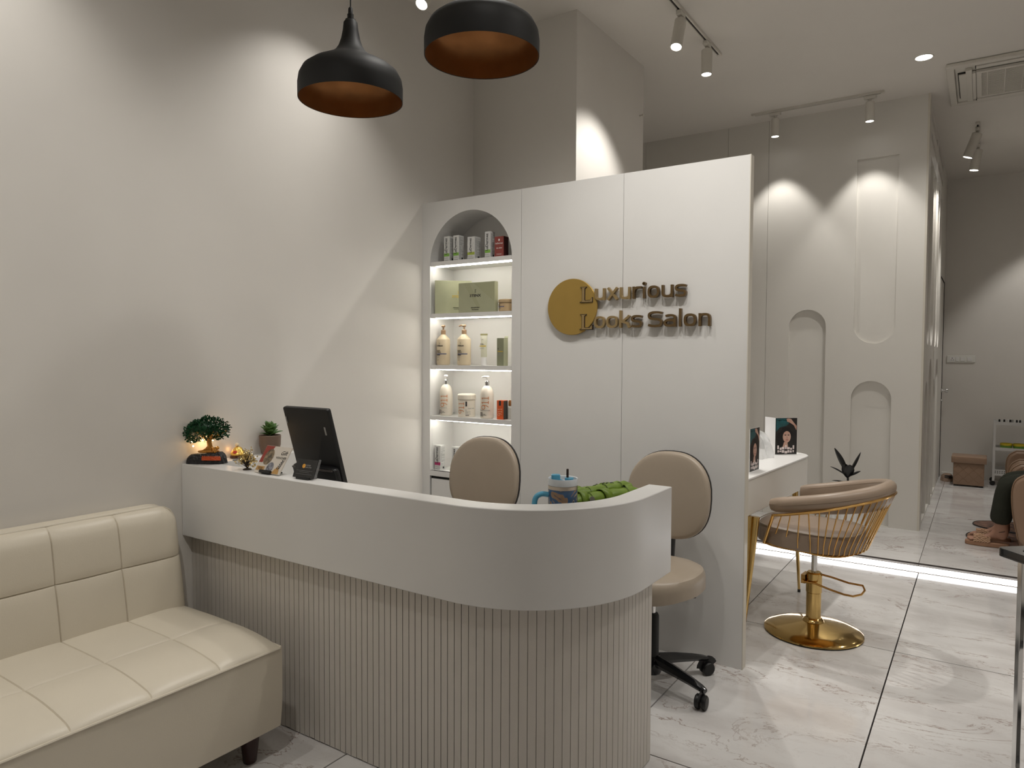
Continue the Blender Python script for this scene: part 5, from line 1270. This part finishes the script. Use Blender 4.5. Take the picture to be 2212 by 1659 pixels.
# ================================================================== BLACK TROLLEY AT THE RIGHT EDGE
tr=thing('salon_trolley','black tray trolley with silver posts at the right edge of the picture','trolley',(0.415,2.676,0),R(-50))
TPZ=0.885
def trayat(z,name):
    X0_=-0.330 if name=='top_tray' else -0.20
    P=rrect(X0_,0.26,-0.20,0.20,0.02,4)
    mb=MB().prism(P,z-0.008,z)
    P2=rrect(X0_,0.26,-0.20,0.20,0.02,4); Pi=rrect(X0_+0.05,0.20,-0.165,0.165,0.03,4)
    n=len(P2); v=[(x,y,z+0.020) for x,y in P2]+[(x,y,z+0.020) for x,y in Pi]+[(x,y,z+0.0006) for x,y in Pi]+[(x,y,z) for x,y in P2]
    f=[]
    for i in range(n):
        j=(i+1)%n; f+=[(i,j,n+j,n+i),(n+i,n+j,2*n+j,2*n+i),(3*n+i,3*n+j,j,i)]
    mb.add(v,f,False); return obj(name,mb,blackg,tr,bevel=0.002)
tt=trayat(TPZ-0.020,'top_tray')
obj('cup_ring',MB().lathe([(0.026,0.001),(0.033,0.001),(0.033,0.006),(0.026,0.006),(0.026,0.001)],(-0.29,-0.06,TPZ-0.0006),24),blackg,tt)
trayat(0.55,'middle_tray'); trayat(0.16,'lower_tray')
for x in(-0.27,0.21):
    for y in(-0.16,0.16):
        obj('post',MB().box(x-0.009,x+0.009,y-0.008,y+0.008,0.062,0.856),chrome,tr,bevel=0.002)
for x in(-0.27,0.21):
    for y in(-0.16,0.16):
        obj('caster',MB().lathe([(0,-0.011),(0.026,-0.011),(0.030,-0.006),(0.030,0.006),(0.026,0.011),(0,0.011)],(x+0.010,y,0.0305),18,(0,1,0)).cyl((x,y,0.035),(x,y,0.0618),0.009,n=8),blackp,tr)

# ================================================================== THINGS ON THE DESK
# --- bonsai
bo=thing('bonsai_ornament','artificial bonsai with gold trunk on a black rock base with orange plaque','ornament',(-2.866,1.858,DT+0.0003),R(33))
rock=mat('black_rock',(0.018,0.018,0.02),0.35,noise=0.5,nscale=60,bump=1.0,bscale=70)
rb=MB(); 
def rockf(u,v):
    th=2*PI*u; c,s=math.cos(th),math.sin(th); a=0.088*(abs(c)**0.7)*(1 if c>0 else -1); b=0.034*(abs(s)**0.7)*(1 if s>0 else -1)
    k=(1.0-0.25*v**3)*(1+0.03*math.sin(7*th)+0.02*math.sin(13*th+5*v)); return (a*k,b*k,0.046*v+0.006*c*v)
rb.grid(rockf,48,6); rb.add([rockf(k/48,1) for k in range(48)],[tuple(range(48))]); rb.add([rockf(k/48,0) for k in range(48)],[tuple(range(48))[::-1]])
base=obj('rock_base',rb,rock,bo)
plq=mat('orange_plaque',(0.62,0.09,0.02),0.4,bump=1,bscale=90)
q=MB().box(-0.005,0.078,-0.0385,-0.0335,0.018,0.033)
for k in range(9): q.lathe([(0,-0.001),(0.0045,0),(0,0.006)],(0.0+k*0.009,-0.0365,0.033),8)
obj('plaque',q,plq,base,label='orange carved plaque')
trk=mat('gold_trunk',(0.62,0.30,0.07),0.28,metal=0.8)
tk=MB()
tk.tube([(0.015,0.0,0.050),(0.016,0,0.075),(0.012,0.0,0.10),(0.02,0,0.125),(0.015,0,0.16)],[0.014,0.011,0.010,0.008,0.004],10)
rr_=random.Random(3)
for k in range(11):
    a=2*PI*k/11+rr_.uniform(-.2,.2); L_=rr_.uniform(0.02,0.055)
    tk.tube([(0.015,0,0.082),(0.015+0.4*L_*math.cos(a),0.4*0.5*L_*math.sin(a),0.066),(0.015+L_*math.cos(a)*1.1,0.5*L_*math.sin(a),0.051)],[0.006,0.0045,0.003],6)
for k in range(6):
    a=2*PI*k/6; tk.tube([(0.014,0,0.10),(0.014+0.04*math.cos(a),0.03*math.sin(a),0.125),(0.014+0.075*math.cos(a),0.05*math.sin(a),0.145)],[0.006,0.004,0.002],6)
obj('trunk',tk,trk,bo,label='shiny gold trunk and roots')
fg=MB()
fg.lathe([(0,-0.010),(0.012,-0.006),(0.016,0),(0.012,0.008),(0,0.010)],(0.045,-0.014,0.060),14,(1,0.1,0)).tube([(0.03,-0.014,0.058),(0.0,-0.016,0.055),(-0.03,-0.014,0.054)],[0.009,0.008,0.004],10).lathe([(0,-0.008),(0.007,-0.004),(0.008,0.002),(0.004,0.008),(0,0.009)],(0.056,-0.014,0.070),12)
obj('reclining_figure',fg,trk,bo,label='small gold reclining figure')
lf=MB(); rr_=random.Random(5)
bl=mat('bonsai_leaf',(0.006,0.042,0.016),0.32,col2=(0.012,0.085,0.025),nscale=60)
for k in range(1500):
    u=rr_.random(); a=rr_.uniform(0,2*PI); z=rr_.uniform(-0.75,1); rr0=math.sqrt(max(0,1-z*z)); s=rr_.uniform(0.72,1.0)
    lob=1+0.10*math.sin(3*a+1)+0.07*math.sin(7*a)
    c=Vector((-0.004+0.098*rr0*math.cos(a)*s*lob,0.062*rr0*math.sin(a)*s*lob,0.150+0.062*z*s-0.014*(math.cos(a)<-0.3)))
    d=Vector((math.cos(a)*rr0+rr_.uniform(-.5,.5),math.sin(a)*rr0+rr_.uniform(-.5,.5),z+rr_.uniform(-.5,.7))).normalized()
    t=Vector((rr_.uniform(-1,1),rr_.uniform(-1,1),rr_.uniform(-1,1))); t=(t-d*t.dot(d)).normalized(); n_=d.cross(t); L_=rr_.uniform(0.006,0.009)
    P=[c-d*L_*0.3,c+t*L_*0.55+n_*0.001,c+d*L_*0.6+t*L_*0.35,c+d*L_,c+d*L_*0.6-t*L_*0.35,c-t*L_*0.55+n_*0.001]
    lf.add([tuple(p) for p in P],[(0,1,2,5),(5,2,3,4)],True)
core=MB(); core.grid(lambda u,v:(-0.004+0.060*math.sin(PI*v)*math.cos(2*PI*u),0.036*math.sin(PI*v)*math.sin(2*PI*u),0.155+0.034*math.cos(PI*v)),24,12)
o=obj('foliage',join(lf,core),bl,bo); o['kind']='stuff'
bulb=mat('warm_bulb',(1,0.85,0.5),0.4,emit=(1,0.72,0.38),estr=12)
for k,(x,y,z) in enumerate(((0.0,-0.035,0.108),(0.042,-0.030,0.106),(-0.055,-0.02,0.098),(-0.045,-0.03,0.080))):
    obj('light_bulb',MB().lathe([(0,-0.004),(0.003,-0.002),(0.0035,0.001),(0,0.004)],(x,y,z),10),bulb,bo,label='tiny warm glowing bulb')
lamp('bonsai_glow','POINT',(-2.866-0.035,1.858+0.030,DT+0.088),0.22,size=0.01,col=(1,0.62,0.28))
cb=MB().tube([(-2.785,1.935,DT+0.012),(-2.80,1.98,DT+0.008),(-2.86,2.03,DT+0.006),(-2.90,2.05,DT+0.006)],0.0025,6)
o=obj('power_cord',cb,blackp); tag(o,'thin black cord between the bonsai base and the small figurine','cord')
# --- small seated figurine
fi=thing('figurine','small golden and red laughing seated figurine between the bonsai and the potted succulent','figurine',(-2.905,2.045,DT+0.0003),R(-35+0))
gl=mat('figurine_gold',(0.75,0.48,0.10),0.25,metal=0.5); rdm=mat('figurine_red',(0.50,0.03,0.02),0.3)
obj('base',MB().lathe([(0,0),(0.034,0),(0.036,0.003),(0.034,0.010),(0.030,0.013),(0,0.013)],n=28),mat('figurine_base',(0.05,0.015,0.01),0.3),fi)
obj('robe',MB().lathe([(0,0.0135),(0.031,0.0135),(0.034,0.020),(0.030,0.028),(0.022,0.038),(0.018,0.046),(0.010,0.052),(0,0.053)],n=28),gl,fi)
obj('sash',MB().lathe([(0,-0.008),(0.008,-0.006),(0.011,0),(0.008,0.007),(0,0.008)],(-0.022,-0.012,0.028),12).lathe([(0,-0.008),(0.008,-0.006),(0.011,0),(0.008,0.007),(0,0.008)],(0.022,-0.012,0.028),12),rdm,fi,label='red robe folds at the sides')
obj('belly',MB().lathe([(0,-0.012),(0.009,-0.008),(0.013,0),(0.009,0.009),(0,0.012)],(0,-0.013,0.036),16),mat('figurine_cream',(0.75,0.62,0.42),0.3),fi)
obj('head',MB().lathe([(0,-0.009),(0.006,-0.007),(0.0095,0),(0.007,0.006),(0,0.0095)],(0,-0.003,0.061),16).lathe([(0,-0.003),(0.0025,0),(0,0.003)],(-0.0098,-0.003,0.059),8).lathe([(0,-0.003),(0.0025,0),(0,0.003)],(0.0098,-0.003,0.059),8),mat('figurine_cream',(0.75,0.62,0.42),0.3),fi)
lamp('figurine_glow','POINT',(-2.935,2.02,DT+0.04),0.010,size=0.008,col=(1,0.5,0.15))
# --- gold wire blossom tree
gt=thing('gold_tree','small gold wire tree ornament with pale blossoms on the desk rim, left of the voucher','ornament',(-2.565,1.850,DT+0.0003))
petal=mat('gold_petal',(0.80,0.63,0.30),0.25,metal=0.55); wirem=mat('dark_branch',(0.04,0.03,0.02),0.5)
br=MB(); fl_=MB(); rr_=random.Random(11)
br.lathe([(0,0),(0.018,0),(0.017,0.004),(0.006,0.008),(0,0.009)],n=16)
for k in range(40):
    a=rr_.uniform(0,2*PI); e=rr_.uniform(0.05,1.5); L_=rr_.uniform(0.045,0.066)*(1.30 if e>1.25 else 1)
    d=Vector((math.cos(a)*math.cos(e)*1.05,math.sin(a)*math.cos(e)*0.8,math.sin(e)*0.8))
    tip=Vector((0,0,0.018))+d*L_; mid=Vector((0,0,0.018))+d*L_*0.5+Vector((0,0,0.005))
    br.tube([(0,0,0.008),tuple(mid),tuple(tip)],[0.002,0.0012,0.0007],5)
    for j in range(9):
        c=mid.lerp(tip,rr_.uniform(0.1,1.05))+Vector((rr_.uniform(-1,1),rr_.uniform(-1,1),rr_.uniform(-1,1)))*0.010; s_=rr_.uniform(0.0025,0.0048)
        nrm=Vector((rr_.uniform(-1,1),rr_.uniform(-1,1),rr_.uniform(-1,1))).normalized(); t=nrm.orthogonal().normalized(); b2=nrm.cross(t)
        fl_.add([tuple(c+(t*math.cos(2*PI*i/5)+b2*math.sin(2*PI*i/5))*s_+nrm*(0.0015 if i%2 else 0)) for i in range(5)]+[tuple(c-nrm*0.0012)],[(i,(i+1)%5,5) for i in range(5)])
obj('branches',br,wirem,gt); o=obj('blossoms',fl_,petal,gt); o['kind']='stuff'
# --- potted succulent
ps=thing('potted_succulent','green succulent in a smooth brown pot on the wall ledge of the desk','plant',(-2.892,2.20,DT+0.0003))
ps.location.y=2.215
obj('pot',MB().lathe([(0,0),(0.034,0),(0.040,0.004),(0.0505,0.045),(0.052,0.090),(0.050,0.093),(0.047,0.090),(0.046,0.080),(0,0.080)],n=40),mat('brown_pot',(0.17,0.115,0.085),0.55),ps)
obj('soil',MB().lathe([(0.046,0.081),(0,0.083)],n=24),mat('soil',(0.03,0.02,0.015),0.9,bump=1,bscale=200),ps)
gm=mat('succulent_leaf',(0.10,0.20,0.05),0.38,col2=(0.05,0.12,0.035),nscale=30); rr_=random.Random(4)
for k in range(26):
    a=2.4*k; h=0.088+0.0016*k; e=0.55+0.033*k+0.25*math.sin(k*1.9); L_=0.060-0.0006*k
    d=Vector((math.cos(a)*math.cos(e),math.sin(a)*math.cos(e),math.sin(e)))
    leaf((0.010*math.cos(a),0.010*math.sin(a),h),tuple(Vector((0.010*math.cos(a),0.010*math.sin(a),h))+d*L_),0.0150,0.010,'leaf',ps,gm,(-math.sin(a),math.cos(a),0.1))
# --- gift voucher board
vb=thing('voucher_board','tilted cream gift voucher card on a black stand, on the desk rim','card',(-2.405,1.850,DT+0.0003),0)
TL=R(34); W_,H2=0.158,0.122
def lean(mb,y0=-0.028,z0=0.004,ang=TL):
    return mb.map(lambda p:Vector((p.x, y0+ p.z*math.sin(ang)+p.y*math.cos(ang), z0+p.z*math.cos(ang)-p.y*math.sin(ang))))
cream=mat('voucher_cream',(0.66,0.60,0.52),0.5); maroon=mat('voucher_maroon',(0.30,0.05,0.035),0.5); ochre=mat('voucher_ochre',(0.50,0.29,0.10),0.5)
obj('board',lean(MB().box(-W_/2,W_/2,0,0.004,0,H2)),cream,vb)
it=[(flat([(-W_/2+0.001,0.045),(-W_/2+0.001,H2-0.001),(-W_/2+0.055,H2-0.001),(-W_/2+0.022,0.045)]),maroon),
    (flat(ell(-0.033,0.072,0.027,0.036,24),0.0002),mat('photo_hair_a',(0.09,0.07,0.05),0.5,col2=(0.35,0.26,0.16),nscale=60)),
    (flat(ell(0.004,0.026,0.020,0.024,20),0.0003),mat('photo_hair_b',(0.35,0.36,0.40),0.5,col2=(0.04,0.04,0.05),nscale=70)),
    (rect(-W_/2+0.004,-0.026,0.010,0.028,0.0003),ochre),(text_mb('\u20b9500',0.014,0.0001,0.01).map(lambda p:Vector((p.x-0.050,p.y+0.014,0.0006))),printk),
    (text_mb('Gift',0.026,0.0001,0.0,1,'CENTER',0.35).map(lambda p:Vector((p.x+0.048,p.y+0.086,0.0006))),printk),
    (text_mb('VOUCHER',0.0135,0.0001,0.008).map(lambda p:Vector((p.x+0.044,p.y+0.068,0.0006))),printk),
    (flat([(0.028,0.002),(0.070,0.002),(0.062,0.026),(0.050,0.034),(0.036,0.020)],0.0003),ochre)]
for k in range(5): it.append((flat([(0.052+0.003*k,0.020+0.008*k),(0.044+0.003*k,0.030+0.009*k),(0.050+0.004*k,0.030+0.008*k)],0.0006),printk)); it.append((flat([(0.054+0.003*k,0.020+0.008*k),(0.066+0.002*k,0.030+0.009*k),(0.058+0.003*k,0.031+0.008*k)],0.0006),printk))
multi('print',[(lean(stand(q,0,-0.0006,0)),m) for q,m in it],vb)
obj('stand',lean(MB().box(-0.038,0.030,-0.010,-0.0011,-0.001,0.010)).box(-0.03,0.03,-0.028,0.028,0.0,0.0045).add([(-0.004,-0.022,0.003),(0.004,-0.022,0.003),(0.004,0.030,0.0),(-0.004,0.030,0.0),(-0.004,0.028,0.06),(0.004,0.028,0.06)],[(0,3,4),(1,5,2),(2,5,4,3),(0,4,5,1)]),blackp,vb)
# --- black card holder
cs=thing('card_holder','black card stand with orange dot and small white salon name, right of the voucher','card stand',(-2.190,1.846,DT+0.0003),R(3))
W_,H2=0.112,0.074
obj('plate',lean(MB().box(-W_/2,W_/2,0,0.003,0,H2),-0.02,0.006,R(22)),blackg,cs)
it=[(flat(ell(-0.010,0.047,0.0085,0.0085,20),0.0002),mat('dot_orange',(0.80,0.38,0.05),0.5)),(text_mb('Luxurious',0.0075,0.0001,0.0,1,'LEFT').map(lambda p:Vector((p.x-0.004,p.y+0.049,0.0006))),printw),(text_mb('Looks Salon',0.0075,0.0001,0.0,1,'LEFT').map(lambda p:Vector((p.x-0.004,p.y+0.041,0.0006))),printw),
    (rect(-0.044,0.044,0.028,0.0287,0.0004),printg),(rect(-0.026,0.026,0.022,0.0226,0.0004),printg),(rect(-0.044,0.044,0.014,0.0146,0.0004),printg)]
multi('print',[(lean(stand(q,0,-0.0006,0),-0.02,0.006,R(22)),m) for q,m in it],cs)
obj('foot',MB().rbox(-0.036,0.036,-0.026,0.026,0,0.011,0.006),blackp,cs)
o=obj('acrylic_sleeve',lean(MB().box(W_/2+0.002,W_/2+0.012,0.002,0.0045,0.0,H2+0.004),-0.02,0.006,R(22)),mat('acrylic',(0.9,0.9,0.9),0.05,alpha=0.10),cs)
# --- monitor
mo=thing('monitor','black point of sale screen seen from behind, leaning back on the desk','monitor',(-2.32,2.06,0.7655),0)
AN=R(16.2)
def ln2(mb): return mb.map(lambda p:Vector((p.x, -0.098+0.52*math.sin(AN)- p.z*math.sin(AN)+p.y*math.cos(AN), 0.015+p.z*math.cos(AN)+p.y*math.sin(AN))))
obj('screen_shell',ln2(MB().rbox(-0.158,0.118,0,0.022,0.02,0.523,0.010,'y')),blackp,mo)
obj('rear_housing',ln2(MB().rbox(-0.150,0.116,-0.034,-0.0005,0.02,0.275,0.02,'y')),mat('black_satin',(0.012,0.012,0.013),0.25),mo)
obj('vent_band',ln2(MB().rbox(-0.140,0.108,-0.039,-0.0345,0.262,0.270,0.003,'y')),mat('dark_trim2',(0.06,0.05,0.045),0.3),mo)
obj('hinge',ln2(MB().rbox(-0.05,0.05,-0.050,-0.0345,0.03,0.20,0.02,'y')),blackp,mo)
obj('foot',MB().rbox(-0.13,0.13,-0.06,0.14,0,0.014,0.02).rbox(-0.035,0.035,0.0,0.03,0.0145,0.10,0.01),blackp,mo)
obj('screen_glass',ln2(MB().box(-0.150,0.110,0.0225,0.0235,0.04,0.51)),mat('screen_dark',(0.02,0.02,0.025),0.08),mo)
obj('port_cover',ln2(MB().box(0.075,0.084,-0.0015,-0.0002,0.41,0.445).box(-0.150,-0.146,-0.002,-0.0002,0.45,0.48)),mat('pale_plug',(0.30,0.29,0.27),0.4),mo)
cbm=MB().tube([(-2.52,2.10,0.769),(-2.56,2.08,0.80),(-2.60,2.06,0.80),(-2.66,2.08,0.769)],0.003,6); o=obj('cable',cbm,blackp); tag(o,'black cable lying on the inner desk surface beside the screen','cable')
# --- tumbler
mg=thing('tumbler','large blue marbled tumbler with light blue handle, clear lid and dark straw','tumbler',(-1.193,2.112,0.7655),R(36))
tm=bpy.data.materials.new('tumbler_marble'); tm.use_nodes=True; nt=tm.node_tree; b=nt.nodes['Principled BSDF']; b.inputs['Roughness'].default_value=0.22
tc=nt.nodes.new('ShaderNodeTexCoord'); n1=nt.nodes.new('ShaderNodeTexNoise'); n1.inputs['Scale'].default_value=8; n1.inputs['Distortion'].default_value=1.2; n1.inputs['Detail'].default_value=3
cr=nt.nodes.new('ShaderNodeValToRGB'); e=cr.color_ramp.elements; e[0].position=0.30; e[0].color=(0.012,0.025,0.07,1); e[1].position=0.70; e[1].color=(0.05,0.14,0.30,1)
for p_,c_3 in((0.44,(0.03,0.07,0.17,1)),(0.500,(0.02,0.03,0.06,1)),(0.508,(0.62,0.50,0.36,1)),(0.516,(0.06,0.10,0.18,1)),(0.575,(0.05,0.13,0.28,1)),(0.585,(0.40,0.24,0.13,1)),(0.62,(0.30,0.20,0.14,1)),(0.63,(0.02,0.05,0.12,1))):
    q=e.new(p_); q.color=c_3
nt.links.new(tc.outputs['Object'],n1.inputs['Vector']); nt.links.new(n1.outputs['Fac'],cr.inputs[0]); nt.links.new(cr.outputs[0],b.inputs['Base Color'])
steel=mat('brushed_steel',(0.55,0.48,0.40),0.3,metal=1)
obj('body',MB().lathe([(0,0),(0.036,0),(0.038,0.003),(0.038,0.10),(0.0425,0.125),(0.049,0.140),(0.0505,0.150),(0.0505,0.283)],n=48),tm,mg)
obj('steel_band',MB().lathe([(0.0505,0.2832),(0.0508,0.2835),(0.0508,0.295),(0.049,0.2955)],n=48),steel,mg)
obj('lid',MB().lathe([(0.0495,0.2956),(0.0508,0.2965),(0.0515,0.318),(0.0505,0.320),(0.047,0.318),(0.046,0.306),(0,0.306)],n=48),mat('frosted_lid',(0.78,0.82,0.85),0.35,alpha=0.85),mg)
bluep=mat('light_blue_plastic',(0.10,0.40,0.60),0.35)
hp_=catmull([(-0.050,0,0.262),(-0.075,0,0.264),(-0.094,0,0.250),(-0.098,0,0.215),(-0.094,0,0.17),(-0.080,0,0.148),(-0.049,0,0.146)],5)
obj('handle',MB().tube([tuple(p) for p in hp_],0.01,12,sec=(0.0095,0.012),up=(0,1,0)),bluep,mg)
obj('mouth_flap',MB().rbox(-0.040,-0.010,-0.014,0.014,0.3062,0.332,0.006).add([(-0.012,-0.010,0.307),(-0.012,0.010,0.307),(0.012,0.006,0.3075),(0.012,-0.006,0.3075),(-0.012,-0.010,0.316),(-0.012,0.010,0.316)],[(0,3,2,1),(4,5,2,3),(0,4,3),(1,2,5)]),bluep,mg)
obj('straw_port',MB().lathe([(0,0.3062),(0.016,0.3062),(0.015,0.319),(0,0.320)],(0.022,0.004,0),20),bluep,mg)
obj('straw',MB().cyl((0.016,0.004,0.3205),(0.016,0.004,0.348),0.0042,n=12).lathe([(0.0042,0.348),(0.003,0.350),(0,0.3505)],(0.016,0.004,0),12),mat('dark_straw',(0.04,0.025,0.02),0.2),mg)
# --- green handbag
hb=thing('green_handbag','green leather handbag with rolled pleats and dark buckles, lying behind the tumbler','handbag',(-1.165,2.345,0.7655),R(68))
gg=mat('green_leather',(0.16,0.25,0.025),0.42,noise=0.15,nscale=15); gd=mat('green_leather_dark',(0.06,0.10,0.012),0.5)
obj('body',MB().rbox(-0.15,0.14,-0.058,0.058,0.0,0.20,0.03),gg,hb,bevel=0.004)
def roll(x0,x1,y,z,r,tilt=0): 
    return [(x0+(x1-x0)*k/10,y+0.004*math.sin(k*1.7),z+tilt*k/10+0.003*math.sin(k*2.3)) for k in range(11)]
for (y,z,r,x0,x1,tl) in((-0.036,0.222,0.026,-0.155,0.150,0.004),(0.036,0.226,0.026,-0.150,0.150,0.008),(0.0,0.240,0.020,-0.12,0.145,0.006)):
    rl=obj('rolled_pleat',MB().tube(roll(x0,x1,y,z,r,tl),[r*0.8]+[r]*9+[r*0.7],14),gg,hb)
    sm=MB()
    for fx in(0.22,0.52,0.80):
        xx=x0+(x1-x0)*fx; sm.tube([(xx,y+1.012*r*math.cos(2*PI*k/16),z+tl*fx+1.012*r*math.sin(2*PI*k/16)) for k in range(16)],0.0012,4,closed=True)
    obj('seam',sm,gd,rl)
for (x,y,w_,ang,nm) in((-0.115,-0.03,0.030,0.3,0),(-0.02,-0.036,0.034,-0.4,0),(0.055,0.036,0.036,0.35,0),(-0.09,0.036,0.034,-0.2,0),(0.115,-0.02,0.034,0.5,0)):
    lp=MB(); v=[];f=[]
    for k in range(13):
        t=k/12; a=PI*(1.05*t-0.02); r=0.0305
        for s_ in(-1,1): v.append((x+s_*w_/2+ang*0.05*(t-0.5),y-math.cos(a)*r,(0.222 if y<0 else 0.226)+math.sin(a)*r*1.18))
    for k in range(12): f.append((2*k,2*k+1,2*k+3,2*k+2))
    lp.add(v,f,True); o=obj('strap_loop',lp,gg,hb); m_=o.modifiers.new('t','SOLIDIFY'); m_.thickness=0.003
bk_=MB()
for i in range(9):
    c=Vector((0.02+0.010*i,0.045-0.008*i,0.262-0.0028*abs(i-3)))
    bk_.tube([tuple(c+Vector((0.006*math.cos(2*PI*k/8),0.004*math.sin(2*PI*k/8)*(i%2),0.004*math.sin(2*PI*k/8)*((i+1)%2)))) for k in range(8)],0.0014,5,closed=True)
o=obj('chain',bk_,mat('dark_chain',(0.06,0.06,0.06),0.3,metal=0.8),hb); o['kind']='stuff'
obj('pull_tag',MB().lathe([(0,0),(0.010,0.0),(0.010,0.002),(0,0.002)],(-0.098,-0.066,0.232),18,(-0.3,-1,0.3)),mat('tag_metal',(0.25,0.25,0.22),0.35,metal=0.8),hb)
